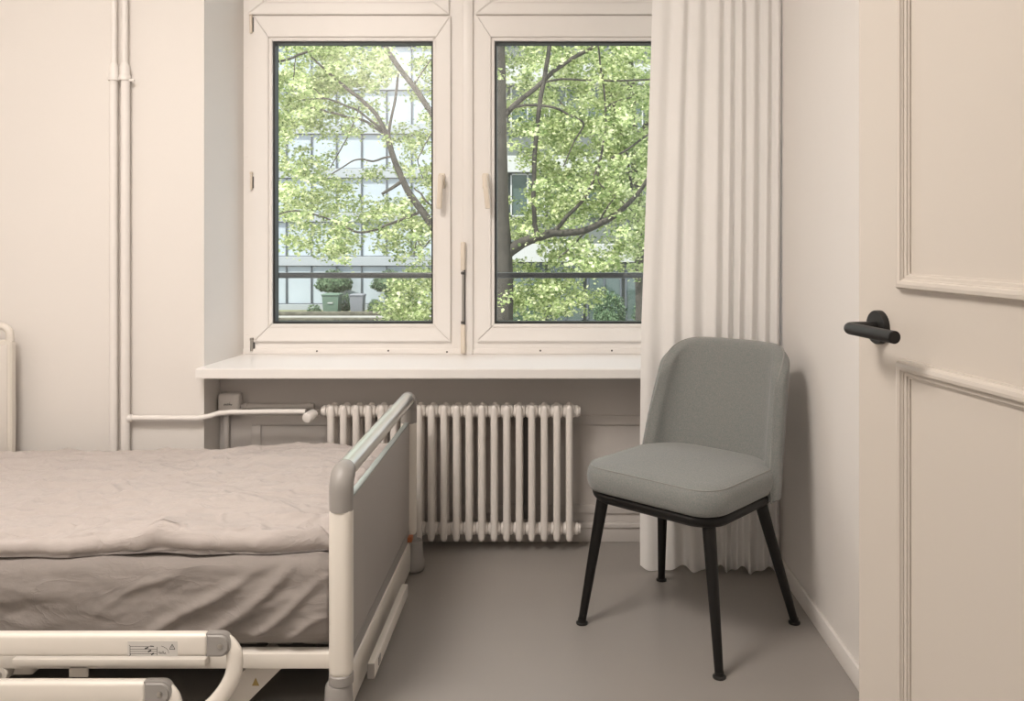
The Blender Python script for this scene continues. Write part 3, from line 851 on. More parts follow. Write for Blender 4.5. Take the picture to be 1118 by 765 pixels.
obj('motor_housing', bm, M_bedw, bed)
bm = bmesh.new(); lathe(bm, [(0.0, -0.015), (0.018, -0.015), (0.020, -0.012), (0.020, 0.012), (0.018, 0.015), (0.0, 0.015)], P(3, 733, 2.0)+Vector((0, 0, 0)), 'Y', 22)
pv = obj('pivot_wheel', bm, M_bedw, bed)
bm = bmesh.new(); lathe(bm, [(0.0, -0.018), (0.008, -0.018), (0.008, 0.0)], P(3, 733, 2.0), 'Y', 16)
obj('pivot_bolt', bm, M_steel, pv)
obj('bracket', B(-1.13, -1.085, 1.985, 1.992, 0.120, 0.165, 0.003), M_bedw, bed)
# side guard bars, lowered
YR = 1.88
def guard_bar(y0, y1, xe, xcap, name='guard_bar'):
    zt, zb_ = P(0, y0, YR).z, P(0, y1, YR).z
    X1, X2 = kx(xe, YR), kx(xcap, YR)
    bm = bmesh.new(); box(bm, -2.45, X1, YR, YR+0.026, zb_, zt, 0.009, 4)
    g = obj('guard_bar', bm, M_bedw, bed, ang=50)
    bm = bmesh.new()
    zc = (zt+zb_)/2; hh = (zt-zb_)/2
    pts = [(X1-0.004, zb_), (X2-hh*0.9, zb_)]+[(X2-hh*0.9+hh*0.9*math.cos(a), zc+hh*math.sin(a)) for a in np.linspace(-PI/2, PI/2, 13)[1:-1]]+[(X2-hh*0.9, zt), (X1-0.004, zt)]
    prism_xz(bm, pts, YR-0.001, YR+0.027)
    bmesh.ops.recalc_face_normals(bm, faces=bm.faces)
    bmesh.ops.bevel(bm, geom=[e for e in bm.edges if abs(e.verts[0].co.y-e.verts[1].co.y) < 1e-6], offset=0.005, segments=3, affect='EDGES')
    cp = obj('end_cap', bm, M_bedg, g, ang=40)
    bm = bmesh.new(); xc = X1+(X2-X1)*0.58
    lathe(bm, [(0.0, -0.003), (0.0035, -0.003), (0.0035, -0.0015), (0.006, -0.0015), (0.006, 0.004)], (xc, YR-0.001, zc), 'Y', 16)
    obj('screw', bm, M_steel, g)
    return g, zc, hh
g1, zc1, hh1 = guard_bar(692.5, 717.5, 226, 251)
g2, zc2, hh2 = guard_bar(745, 770, 158, 186)
def link_arm(pts, g):
    p = [P(x, y, YR+0.016) for x, y in pts]
    # resample by Catmull-Rom
    q = []
    for i in range(len(p)-1):
        a = p[max(0, i-1)]; b = p[i]; c = p[i+1]; d = p[min(len(p)-1, i+2)]
        for t in (0, .25, .5, .75):
            q.append(0.5*((2*b)+(c-a)*t+(2*a-5*b+4*c-d)*t*t+(3*b-a-3*c+d)*t**3))
    q.append(p[-1])
    bm = bmesh.new(); n = len(q)
    tube(bm, q, [0.011+0.0075*min(1, i/(n*0.3)) for i in range(n)], 16, flat=(0.62, 1.0))
    obj('link_arm', bm, M_bedw, g, ang=80)
link_arm([(238, 696), (248, 699), (255, 710), (256.5, 724), (254, 738), (247, 752), (236, 766), (226, 775)], g1)
link_arm([(171, 749), (181, 752), (189, 763), (191, 778), (188, 790)], g2)
# instruction sticker with a pictogram of the guard and a warning triangle
sa, sb = P(139.5, 699.5, YR), P(194, 717, YR)
st = obj('sticker', B(sa.x, sb.x, YR-0.0006, YR+0.001, sb.z+0.002, sa.z), M_stick, g1, sm=False)
bm = bmesh.new()
def line(x0, y0, x1, y1, w=0.0011):
    a, b = P(x0, y0, YR-0.0007), P(x1, y1, YR-0.0007); d = (b-a); n = Vector((-d.z, 0, d.x)).normalized()*w/2
    v = [bm.verts.new(p) for p in (a-n, b-n, b+n, a+n)]; bm.faces.new(v)
for y in (705.5, 708.5, 711, 713.5): line(142, y, 171 if y > 706 else 166, y, 0.0009)
line(142, 705.5, 142, 715.5, 0.0011); line(171.5, 706, 171.5, 715, 0.0011); line(141, 704, 142.5, 705.5); line(141, 716, 143, 714)
line(158, 708, 162, 706.5, 0.003); line(161.5, 711.5, 165, 709.5, 0.003); line(165, 714.5, 168, 713, 0.003); line(164, 705, 168, 705.5, 0.002)
arc = [(176, 705), (179, 706), (182, 708), (183.8, 710.5), (184.3, 713)]
for a, b in zip(arc, arc[1:]): line(*a, *b, 0.0009)
zg = [(173, 713), (174, 711), (175, 714), (176, 711.5), (177, 714), (178, 710.5), (179, 714), (180.5, 712), (181, 714.5)]
for a, b in zip(zg, zg[1:]): line(*a, *b, 0.0009)
line(185, 708.5, 191, 708.5, 0.0013); line(185, 708.5, 188, 703, 0.0013); line(191, 708.5, 188, 703, 0.0013); line(188, 704.8, 188, 707.3, 0.0012)
me = bpy.data.meshes.new('pictogram'); bm.to_mesh(me); bm.free()
obj('pictogram', me, M_ink, st, sm=False)
# yellowish warning label on the lift arm
bm = bmesh.new()
c = P(279, 744, 2.044); 
for q in ([(-0.009, -0.010), (0.009, -0.010), (0.0, 0.010)],):
    bm.faces.new([bm.verts.new((c.x+a, 2.0445, c.z+b)) for a, b in q])
M_warn = mat('warning_yellow', (0.42, 0.30, 0.10), 0.5)
me = bpy.data.meshes.new('warning_label'); bm.to_mesh(me); bm.free()
obj('warning_label', me, M_warn, la, sm=False)
# raised guard panel at the head end, wall side
gx = kx(15.2, 2.985); gz = P(15, 352, 2.985).z
bm = bmesh.new()
zin = P(15, 371, 2.985).z
pts = []
rC = 0.035
outer = [(-2.50, 0.18), (gx, 0.18), (gx, zin)]
prism_xz(bm, [(-2.50, 0.20), (gx, 0.20), (gx, zin-0.008), (gx-0.008, zin), (-2.50, zin)], 2.972, 2.998)
bmesh.ops.bevel(bm, geom=bm.edges[:], offset=0.003, segments=2, affect='EDGES')
sg_ = obj('side_guard', bm, M_bedw, bed)
obj('guard_inset', B(-2.48, gx-0.014, 2.969, 2.975, 0.22, zin-0.014, 0.002), mat('guard_inset_grey', (0.66, 0.62, 0.58), 0.45), sg_)
bm = bmesh.new()
r_ = 0.0125
path = [(gx-r_-0.001, 2.985, zin-0.004), (gx-r_-0.001, 2.985, gz-0.045)]
for k in range(1, 9):
    a = k/8*PI/2; path.append((gx-r_-0.001-0.034*(1-math.cos(a)), 2.985, gz-0.045+(0.045-r_)*math.sin(a)))
path += [(-2.44, 2.985, gz-r_), (-2.47, 2.985, gz-0.04), (-2.47, 2.985, zin-0.004)]
tube(bm, path, r_*1.05, 14)
obj('grip_rail', bm, M_bedw, sg_, ang=60)

# ------------------------------------------------------------------ mattress with fitted sheet, duvet
def fbm(x, y, z=0.0, o=4):
    return noise.fractal(Vector((x, y, z)), 1.0, 2.0, o, noise_basis='PERLIN_ORIGINAL')
def ridge(x, y, z=0.0):
    return 1-abs(noise.noise(Vector((x, y, z))))*2
MX0, MX1, MY0, MY1, MZ0, MZ1 = -2.56, -0.525, 1.992, 2.90, 0.189, 0.392
nx_ = 300
# cross-section loop in (y,z): bottom near -> up the near side -> top -> far side -> bottom
loop = []
for t in np.linspace(0, 1, 34): loop.append((MY0, MZ0+0.01+(MZ1-MZ0-0.045)*t, 'side', t))
for a in np.linspace(0, PI/2, 8)[1:]: loop.append((MY0+0.035*(1-math.cos(a)), MZ1-0.035+0.035*math.sin(a), 'edge', 1))
for t in np.linspace(0, 1, 14)[1:-1]: loop.append((MY0+0.035+(MY1-MY0-0.07)*t, MZ1, 'top', t))
for a in np.linspace(0, PI/2, 6): loop.append((MY1-0.035+0.035*math.sin(a), MZ1-0.035+0.035*math.cos(a), 'far', 0))
loop.append((MY1, MZ0, 'far', 0)); loop.append((MY0+0.02, MZ0, 'bot', 0))
V = np.zeros((len(loop), nx_, 3))
for i, (y, z, kd, t) in enumerate(loop):
    for j in range(nx_):
        x = MX0+(MX1-MX0)*j/(nx_-1)
        dy = dz = 0.0
        if kd in ('side', 'edge'):
            # diagonal pulls at the foot corner, soft sag further along
            xr = (x-MX1)
            s = x*0.62-(z-MZ0)*1.25
            k = math.exp(-((xr+0.22)/0.30)**2)
            r1 = max(0, ridge(s*5.2, (x+z)*0.9, 1.7)-0.45)
            r2 = max(0, ridge(s*9.5+3, (x+z)*1.6, 4.2)-0.5)
            dy -= (0.012*r1+0.010*r2)*k*(0.35+0.65*(1-t))
            for (xa, za, xb, zb2, am, wd) in ((-0.935, 0.215, -0.700, 0.365, 0.013, 0.013), (-0.800, 0.205, -0.600, 0.380, 0.015, 0.014), (-0.712, 0.195, -0.545, 0.335, 0.012, 0.011), (-0.640, 0.195, -0.535, 0.255, 0.009, 0.008), (-1.02, 0.30, -0.86, 0.375, 0.006, 0.010)):
                ux, uz = xb-xa, zb2-za; ll = math.hypot(ux, uz); ux /= ll; uz /= ll
                al = ((x-xa)*ux+(z-za)*uz)/ll; pd = -(x-xa)*uz+(z-za)*ux
                pd += 0.006*math.sin(al*5+xa*9)
                dy -= am*math.exp(-(pd/wd)**2)*math.exp(-((al-0.45)/0.55)**4)
            sag = 0.5+0.5*math.tanh((z-(0.286+0.018*math.sin(x*5.0+0.6)+0.06*max(0, x+1.25)))/0.010)
            dy -= 0.010*sag*(1/(1+math.exp((x+1.02)*18)))
            dy -= 0.010*fbm(x*2.4, z*5, 2.0)+0.006*fbm(x*9+z*6, z*14-x*4, 5.0)
            dy -= 0.006*math.sin(t*PI)
            if kd == 'side' and t < 0.12: dy += 0.012*(1-t/0.12)**2
            dz += 0.012*(1-t)*(math.sin(x*6.5)*0.4+0.35*k)
        if kd == 'top' or kd == 'edge':
            dz += 0.004*fbm(x*6, y*6, 9.0)
        # rounded ends
        e = max(0, 0.03-(MX1-x))
        V[i, j] = (x, y+dy+e*0.25, z+dz-(e*0.35 if z > 0.36 else 0))
me = grid_mesh('mattress', V, wrap_u=True, caps=True); fix_normals(me)
mt_ = thing('mattress', 'mattress in a taupe fitted sheet lying on the bed frame', 'mattress', (-1.54, 2.45, MZ0))
obj('fitted_sheet', me, M_sheet, mt_, ang=180)

nx_, DX0, DX1 = 620, -2.50, -0.522
def hem_y(x):   # near edge of the duvet
    h = np.interp(x, [-2.5, -1.32, -1.15, -1.02, -0.94, -0.86, -0.70, -0.60, -0.53], [1.992, 1.994, 1.997, 2.004, 2.012, 2.006, 2.012, 2.028, 2.046])
    return float(h)+0.004*math.sin(x*23)+0.003*math.sin(x*41+1)
prof = []
for t in np.linspace(0, 1, 4): prof.append(('u', t))
for t in np.linspace(0, 1, 14)[1:]: prof.append(('h', t))
for t in np.linspace(0, 1, 190)[1:]: prof.append(('t', t))
for t in np.linspace(0, 1, 12)[1:]: prof.append(('f', t))
V = np.zeros((len(prof), nx_, 3))
for j in range(nx_):
    x = DX0+(DX1-DX0)*j/(nx_-1)
    y0 = hem_y(x)
    thick = 0.036+0.006*math.sin(x*7+0.5)+0.008*noise.noise(Vector((x*3.1, 0.3, 0)))
    puff = 0.010*math.exp(-((x+0.95)/0.12)**2)
    endk = min(1, max(0, (DX1-x)/0.05)); endr = math.sqrt(1-(1-endk)**2)
    zb0 = MZ1+0.003+0.006*math.exp(-((x+0.93)/0.10)**2)
    for i, (kd, t) in enumerate(prof):
        if kd == 'u':
            y, z = y0+0.06*(1-t)+0.006, zb0
            w = 0
        elif kd == 'h':
            a = -PI/2+PI*t
            R = (thick+puff)/2
            y, z = y0+R*0.9-R*0.9*math.cos(a), zb0+R+R*math.sin(a)
            w = t
        elif kd == 't':
            R = (thick+puff)
            y = y0+R*0.45+(2.885-y0-R*0.45)*t
            zf_ = float(np.interp(x, [-2.5, -1.2, -0.78, -0.55], [0.412, 0.414, 0.440, 0.440]))
            z = (zb0+R)*(1-t)+zf_*t+0.020*math.sin(t*PI)*(0.5+0.5*min(1, max(0, (x+1.9)/1.3)))
            w = 1
        else:
            a = t*PI/2
            zt_ = float(np.interp(x, [-2.5, -1.2, -0.78, -0.55], [0.412, 0.414, 0.440, 0.440]))
            y = 2.885+0.032*math.sin(a); z = zt_-0.06*(1-math.cos(a)); w = 1-t*0.5
        d = 0
        if w > 0:
            # long creases running mostly along the bed
            d += (0.012 if y < 2.6 else 0.006)*fbm(x*1.6+0.3, y*2.6, 3.0, 3)
            c1 = max(0, ridge(x*2.0+y*1.1, y*7.5-x*1.3, 7.0)-0.62)
            c2 = max(0, ridge(x*4.2-y*2.0, y*13-x*2.2, 11.0)-0.66)
            c3 = max(0, ridge(x*9-y*6, y*22+x*4, 15.0)-0.66)
            d += w*(0.034*c1+0.024*c2+0.013*c3)
            d += 0.005*fbm(x*14, y*22, 21.0, 4)
            # ruffles where the duvet bunches against the footboard
            fr = math.exp(-((x-DX1)/0.05)**2)
            d += fr*0.016*math.sin(y*75+3*noise.noise(Vector((y*9, x*20, 0))))*w
        zz_ = z+d
        V[i, j] = (x+0.004*noise.noise(Vector((x*20, y*20, 5))), y+(0.35*d if kd == 'h' else 0), MZ1-0.0+(zz_-MZ1)*(0.3+0.7*endr) if kd != 'u' else z)
me = grid_mesh('duvet', V); 
o = single('duvet', bpy.data.meshes.new('x') if False else me, M_duvet, 'pale taupe wrinkled duvet spread over the mattress', 'duvet', ang=180)

# ------------------------------------------------------------------ ceiling lamp (out of the frame) and unseen hallway lamp added for fill
def ceiling_lamp(x, y, label, r, power):
    t = thing('ceiling_lamp', label, 'lamp', (x, y, ZC))
    bm = bmesh.new(); lathe(bm, [(r*0.5, 0.0), (r*0.5, -0.03), (r, -0.035), (r, -0.07), (r*0.97, -0.07)], (x, y, ZC), 'Z', 40)
    obj('lamp_housing', bm, M_white, t)
    bm = bmesh.new(); lathe(bm, [(r*0.965, -0.066), (r*0.965, -0.074), (r*0.9, -0.080), (0.0, -0.082)], (x, y, ZC), 'Z', 40)
    obj('lamp_diffuser', bm, M_lamp, t)
    L = bpy.data.lights.new('lamp_light', 'AREA'); L.shape = 'DISK'; L.size = r*1.9; L.energy = power; L.color = WARM
    lo = bpy.data.objects.new('lamp_light', L); COL.objects.link(lo); lo.location = (x, y, ZC-0.09)
    return t
ceiling_lamp(-1.15, 1.02, 'round flat ceiling lamp in the room', 0.45, LAMP_POWER)
ceiling_lamp(0.25, -0.55, 'unseen round ceiling lamp added in the hallway for fill light', 0.22, HALL_FILL_POWER)  # added behind the camera to fill the room with light

# ------------------------------------------------------------------ outdoors
ZG = -5.0
struct('ground', B(-70, 70, YO+0.3, 110, ZG-0.2, ZG), M_ground, 'pale paved yard between the buildings', 'ground', sm=False)
bm = bmesh.new(); box(bm, -62, -8.0, 66.6, 70.9, ZG-0.05, ZG+0.02)
struct('planting_bed', bm, M_lawn, 'dark mossy planting bed in front of the office building', 'ground', sm=False)
bm = bmesh.new(); box(bm, -62, -6.0, 66.0, 66.5, ZG, -4.70, 0.05, 2)
single('garden_wall', bm, M_stone, 'low mossy stone wall in front of the bins', 'wall')
bm = bmesh.new(); box(bm, -62, -5.2, 62.0, 62.5, ZG, -4.80, 0.04, 2)
single('kerb', bm, M_stone, 'low mossy kerb nearer than the stone wall by the bins', 'kerb')

# office building with glazed floors
YA = 71.0
ka = FPX/YA
def ax_(x): return (x-PX)/ka
def az(y): return CH-(y-PY)/ka
off_b = thing('office_building', 'pale glass office building behind the trees', 'building', (ax_(390), YA, ZG))
obj('wall', B(ax_(150), ax_(505), YA+0.35, YA+8, ZG, az(-110)), M_spand, off_b, sm=False)
band_y = [(88-48*k, 98-48*k) for k in range(3, 0, -1)]+[(88, 98), (136, 146), (184, 194), (232, 242), (280, 290), (332, 342)]
for a, b in band_y:
    obj('spandrel', B(ax_(150), ax_(505), YA-0.05, YA+0.36, az(b), az(a), 0.02), M_spand, off_b, sm=False)
bm0 = bmesh.new(); pw = 27.4/ka
hh_ = 38/ka
box(bm0, -pw/2+0.05, pw/2-0.05, 0.22, 0.32, -hh_/2+0.06, hh_/2-0.06)
pane_me = bpy.data.meshes.new('pane'); bm0.to_mesh(pane_me); bm0.free(); pane_me.materials.append(M_officeglass)
rows = list(zip(band_y, band_y[1:]))
for (a0, a1), (b0, b1) in rows:
    zc = az((a1+b0)/2)
    for k in range(-6, 7):
        xc = ax_(312+27.4*(k+0.5))
        o = bpy.data.objects.new('pane', pane_me); COL.objects.link(o); o.parent = off_b
        o.location = Vector((xc, YA, zc))-Vector(off_b.location)
        if b0-a1 > 39: o.scale = (1, 1, (b0-a1)/38)
for k in range(-6, 8):
    x = ax_(312+27.4*k)
    obj('mullion', B(x-0.04, x+0.04, YA+0.05, YA+0.37, az(338), az(-100)), M_mull, off_b, sm=False)
for a, b in band_y:
    for y in (a, b):
        obj('rail', B(ax_(150), ax_(505), YA+0.04, YA+0.36, az(y)-0.035, az(y)+0.035), M_mull, off_b, sm=False)

# white banded building to the right
YB = 40.0
kb = FPX/YB
def bx_(x): return (x-PX)/kb
def bz(y): return CH-(y-PY)/kb
wb2 = thing('banded_building', 'white banded building with dark ribbon windows on the right', 'building', (bx_(650), YB, ZG))
obj('wall', B(bx_(512), bx_(900), YB+0.42, YB+9, ZG, bz(-125)), M_cladd, wb2, sm=False)
for a, b in ((-118, -100), (-24, -6), (70, 92), (170, 188), (266, 286)):
    obj('band', B(bx_(510), bx_(902), YB-0.1, YB+0.45, bz(b), bz(a), 0.02), M_conc, wb2, sm=False)
for a, b in ((-6, 70), (92, 170), (188, 266), (286, 352)):
    for k in range(9):
        x0, x1 = 513+k*42, 513+k*42+42
        f = bmesh.new(); t = 1.6
        X0, X1, Z0, Z1 = bx_(x0+2), bx_(x1-2), bz(b-1), bz(a+1)
        if a < 280:
            Z0 = bz(a+(b-a)*0.62)
        for q in ((X0, X1, Z0, Z0+0.07), (X0, X1, Z1-0.07, Z1), (X0, X0+0.07, Z0, Z1), (X1-0.07, X1, Z0, Z1), ((X0+X1)/2-0.035, (X0+X1)/2+0.035, Z0, Z1)):
            box(f, q[0], q[1], YB+0.22, YB+0.38, q[2], q[3])
        w = obj('window', f, M_conc if a < 280 else M_mull, wb2, sm=False)
        obj('pane', B(X0+0.05, X1-0.05, YB+0.30, YB+0.41, Z0+0.05, Z1-0.05), M_dglass, w, sm=False)

struct('terrace', B(bx_(500), bx_(905), 34.5, YB+0.3, ZG, -2.9), M_ground, 'raised pale terrace in front of the banded building', 'terrace', sm=False)
# leaves -------------------------------------------------------------
def leaves(name, C, size, mat_, parent=None, seed=1, kind='stuff', lobed=True, droop=0.5):
    """one mesh of small lobed leaves centred on the points C (n,3)"""
    r = np.random.default_rng(seed); n = len(C)
    if lobed:
        base = np.array([(0, -0.55, 0), (0.5, -0.22, 0.06), (0.28, 0.05, 0.0), (0.55, 0.35, 0.08), (0.18, 0.30, 0), (0, 0.62, -0.04), (-0.18, 0.30, 0), (-0.55, 0.35, 0.08), (-0.28, 0.05, 0), (-0.5, -0.22, 0.06)])
        tri = [(0, 1, 2), (0, 2, 8), (0, 8, 9), (2, 3, 4), (2, 4, 6), (2, 6, 8), (8, 6, 7), (4, 5, 6)]
    else:
        base = np.array([(0, -0.6, 0), (0.34, 0, 0.08), (0, 0.6, 0), (-0.34, 0, 0.08)])
        tri = [(0, 1, 2), (0, 2, 3)]
    a = r.uniform(0, 2*PI, n); tilt = r.normal(0, droop, n); roll = r.normal(0, droop, n); s = size*r.uniform(0.65, 1.25, n)
    ca, sa = np.cos(a), np.sin(a); ct, st_ = np.cos(tilt), np.sin(tilt); cr, sr = np.cos(roll), np.sin(roll)
    p = base[None]*s[:, None, None]
    x, y, z = p[..., 0], p[..., 1], p[..., 2]
    y, z = y*ct[:, None]-z*st_[:, None], y*st_[:, None]+z*ct[:, None]
    x, z = x*cr[:, None]-z*sr[:, None], x*sr[:, None]+z*cr[:, None]
    x, y = x*ca[:, None]-y*sa[:, None], x*sa[:, None]+y*ca[:, None]
    V = np.stack([x, y, z], -1)+C[:, None, :]
    nb = len(base)
    F = (np.array(tri)[None]+(np.arange(n)*nb)[:, None, None]).reshape(-1, 3)
    me = bpy.data.meshes.new(name)
    me.vertices.add(n*nb); me.vertices.foreach_set('co', V.reshape(-1))
    me.loops.add(len(F)*3); me.loops.foreach_set('vertex_index', F.reshape(-1).astype(np.int32))
    me.polygons.add(len(F)); me.polygons.foreach_set('loop_start', np.arange(0, len(F)*3, 3, dtype=np.int32))
    me.update(calc_edges=True); me.validate()
    o = obj(name, me, mat_, parent, sm=False)
    if kind: o['kind'] = kind
    return o

# the maple in front of the window
YT = 16.0
tree = thing('maple_tree', 'leafy maple tree with forked dark branches close to the window', 'tree', tuple(P(538, 300, YT).xy)+(ZG,))
def limb(name, pts, parent, n=10, dz=0.0):
    """pts: (px, py, width px[, depth offset])"""
    q, r = [], []
    for i, p in enumerate(pts):
        d = (p[3] if len(p) > 3 else 0.0)
        Y = YT+d
        q.append(P(p[0], p[1], Y)); r.append(max(0.4, p[2]/2)/FPX*Y)
    Q, Rr = [], []
    for i in range(len(q)-1):
        a = q[max(0, i-1)]; b = q[i]; c = q[i+1]; e = q[min(len(q)-1, i+2)]
        for t in (0, .33, .67):
            Q.append(0.5*((2*b)+(c-a)*t+(2*a-5*b+4*c-e)*t*t+(3*b-a-3*c+e)*t**3)+Vector((0.02*noise.noise(b*3+Vector((t, 0, 0))), 0, 0.02*noise.noise(b*3+Vector((0, t, 9))))))
            Rr.append(r[i]*(1-t)+r[i+1]*t)
    Q.append(q[-1]); Rr.append(r[-1])
    return obj(name, tube(bmesh.new(), Q, Rr, n), M_bark, parent, ang=70)
gpy = PY+(CH-ZG)*FPX/YT
trunk = limb('trunk', [(545, gpy, 46), (544, 420, 37), (544, 350, 32), (544, 300, 32), (542, 260, 32), (540, 215, 30), (539, 120, 28), (538, 40, 26), (530, -80, 22), (524, -220, 15), (530, -330, 8)], tree, 16)
BR = [
 [(545, 132, 9), (556, 121, 6.5), (569, 108, 5.5), (592, 90, 5), (604, 78, 5, .2), (627, 62, 4.5, .3), (653, 48, 4, .5), (700, 15, 3, .9), (750, -30, 2, 1.4)],
 [(588, 262, 6), (586.5, 255, 5.5), (583, 236, 5), (582.5, 196, 5), (585, 156, 5), (590, 109, 5), (594.6, 85, 5), (600, 50, 4.6), (606, 10, 4), (612, -50, 3)],
 [(545, 282, 20), (558, 272, 14), (578, 262, 10.5), (602, 254.5, 9), (617, 254.5, 8), (640, 251, 7.5, -.2), (672, 235, 6.5, -.5), (696, 212, 5, -.8), (715, 180, 4, -1), (740, 140, 3, -1.2)],
 [(604, 254, 5), (612, 245, 4.5), (623.5, 232, 4), (638, 216, 3.8), (648, 195, 3.5), (656, 172, 2.6), (660, 150, 2.4), (662, 119, 2.3), (659, 93, 2.2), (654, 59, 2), (650, 20, 1.6)],
 [(596, 90, 3), (612, 86.7, 2.4), (656, 88, 2.2), (706, 86.7, 2), (760, 80, 1.5)],
 [(560, 118, 3.5), (569, 115, 3), (588, 115, 3), (610.7, 119, 2.6), (625, 127.7, 2.5), (636.4, 133, 2.4), (635.6, 140, 2), (627, 154, 1.7), (615, 182, 1.3)],
 [(652, 246, 2.4), (662, 228, 2), (673, 214, 1.6)],
 [(641, 252, 2.6), (635, 258, 2), (626, 267, 1.8), (609.5, 282, 1.4)],
 [(654, 72, 4, 1), (658, 84, 4, 1), (668, 108, 3.5, 1), (677, 138, 4, 1), (684, 170, 3.5, 1), (690, 205, 3, 1)],
 [(662, 119, 2), (672, 111, 1.8), (690, 106, 1.4)],
 [(655, 181, 1.5), (654, 200, 1.6), (670, 212, 1.6), (690, 230, 1.2)],
 [(668, 172, 2), (682, 165, 2.2), (700, 152, 2.4), (720, 140, 2)],
 [(545, 372, 15), (525, 335, 11), (505, 300, 9.5), (488, 270, 9), (472, 247, 8.5), (446, 209.5, 7.2), (431.7, 178, 6.5), (423, 146, 6)],
 [(423, 148, 5), (411.6, 126, 4.6), (394, 109, 4.2), (380, 97.5, 3.8), (358.5, 79, 2.8), (340, 62, 1.8)],
 [(423, 148, 3.6), (400, 133, 3), (380, 127.6, 2.6), (358.5, 122, 2.3), (338.5, 118, 1.6)],
 [(420, 143, 3), (394, 123, 2.4), (380, 116, 2.2), (365.6, 110.6, 2), (354, 107.6, 1.8), (330, 109, 1.2)],
 [(354, 107.6, 1.5), (343, 96.5, 1.2)],
 [(424, 148, 3.4), (427, 130, 3), (431, 110, 3), (434.6, 80, 2.6)],
 [(540, 222, 11), (520, 190, 8.5), (500, 160, 7.5), (472, 123.5, 6.4), (452, 94.6, 6), (436, 74.5, 5.8), (420, 50, 5.4), (404, 22, 5), (385, -20, 4)],
 [(452, 92, 2), (460, 80, 1.6), (470, 66, 1.4), (485, 50, 1.2)],
 [(431, 173, 3), (423, 171, 2.4), (407, 176.5, 2.2), (391.5, 173.6, 1.8), (378, 180, 1.6), (362, 190, 1.2)],
 [(439, 197, 4.4), (428, 205, 3.6), (417, 212, 3)],
 [(457, 232, 3.6), (440, 239, 3), (423, 245.5, 2.8), (405, 252, 2.6), (390, 253.5, 2.3), (376, 247, 2), (355, 238, 1.8), (323, 230, 1.6), (304, 234, 1.3)],
 [(285, 70, 3), (302, 67, 2.7), (312.6, 65, 2.7), (324.4, 61, 2.7), (340, 55, 2.8), (356, 48, 3), (385, 35, 3.2), (410, 26, 4)],
 [(323, 62, 1.2), (321, 80, 1.2), (319.7, 100, 1)],
 [(392, 116, 1.6), (386, 135, 1.5), (375, 157, 1.4), (360.6, 183, 1.2)],
 [(470, 262, 1.6), (462, 270, 1.5), (455, 262, 1.4), (452, 280, 1.2)],
 [(475, 225, 2), (468, 222, 2), (460, 212, 2), (452, 205, 1.6)],
 [(472, 145, 1.4), (460, 165, 1.4), (456, 175, 1.2), (462, 195, 1)],
]
for b in BR: limb('branch', b, tree, 8)
# foliage: ellipses in the crown, (cx, cy, rx, ry, leaves)
BL = [(335, 82, 48, 42, 1500), (385, 72, 46, 32, 900), (318, 112, 32, 36, 800), (440, 55, 40, 18, 350), (462, 92, 20, 34, 220),
      (372, 133, 44, 22, 550), (308, 145, 12, 26, 180), (330, 176, 40, 14, 260), (345, 203, 52, 18, 560), (318, 222, 30, 20, 400), (388, 238, 70, 20, 900),
      (352, 262, 40, 18, 420), (374, 279, 16, 11, 110), (440, 262, 36, 20, 480), (462, 165, 18, 40, 300), (445, 150, 24, 14, 140),
      (452, 322, 32, 26, 700), (464, 300, 18, 24, 350), (438, 338, 28, 14, 320), (415, 186, 26, 10, 120), (317, 264, 10, 8, 45), (404, 95, 14, 40, 260), (430, 225, 30, 10, 140), (470, 215, 12, 40, 180),
      (500, 200, 25, 190, 900), (500, 60, 40, 60, 500),
      (600, 70, 60, 40, 800), (660, 70, 55, 45, 900), (690, 110, 30, 60, 700), (630, 120, 60, 35, 900), (575, 130, 30, 24, 420), (568, 60, 20, 16, 160),
      (640, 165, 60, 35, 1000), (600, 170, 24, 40, 420), (690, 190, 26, 50, 700), (640, 205, 55, 28, 800), (600, 225, 26, 26, 360), (570, 235, 20, 24, 200), (575, 172, 14, 10, 70),
      (570, 252, 22, 14, 170), (660, 225, 40, 25, 520), (690, 255, 24, 24, 420), (640, 278, 40, 20, 520), (612, 270, 22, 18, 180), (670, 285, 30, 16, 260), (690, 296, 14, 10, 70),
      (575, 312, 36, 22, 520), (605, 308, 26, 22, 300), (562, 330, 22, 18, 240), (618, 330, 26, 16, 260), (597, 340, 28, 10, 130), (640, 318, 18, 16, 110), (568, 290, 16, 6, 50),
      (740, 180, 40, 150, 1100), (780, 60, 60, 110, 900), (240, 130, 60, 130, 1200), (180, 60, 60, 90, 600),
      (420, -40, 150, 60, 2200), (640, -40, 140, 60, 2200), (530, -160, 200, 80, 2600), (300, -40, 90, 60, 900), (520, -280, 130, 60, 1200)]
r = np.random.default_rng(11); pts = []
for cx, cy, rx, ry, n in BL:
    n = int(n*2.9)
    # small clumps inside the ellipse give gaps between sprays of leaves
    m = max(4, n//40)
    a = r.uniform(0, 2*PI, m); q = np.sqrt(r.uniform(0, 1, m))
    kx_, ky_ = cx+rx*q*np.cos(a), cy+ry*q*np.sin(a)
    dep = 0.35+np.abs(r.normal(0.0, 1.5, m))*np.where(r.uniform(0, 1, m) < 0.88, 1, -0.8)
    j = r.integers(0, m, n)
    sx, sy = r.normal(0, 5.5, n), r.normal(0, 3.6, n)
    X_, Y_, D_ = kx_[j]+sx, ky_[j]+sy, YT+dep[j]+r.normal(0, 0.25, n)
    pts.append(np.stack([(X_-PX)/FPX*D_, D_, CH-(Y_-PY)/FPX*D_], -1))
pts = np.concatenate(pts)
pts = pts[~((np.abs(pts[:, 0]-P(538, 200, YT).x) < 0.36) & (np.abs(pts[:, 1]-YT) < 0.4))]
leaves('foliage', pts, 0.063, M_leaf, tree, 5, droop=0.6)

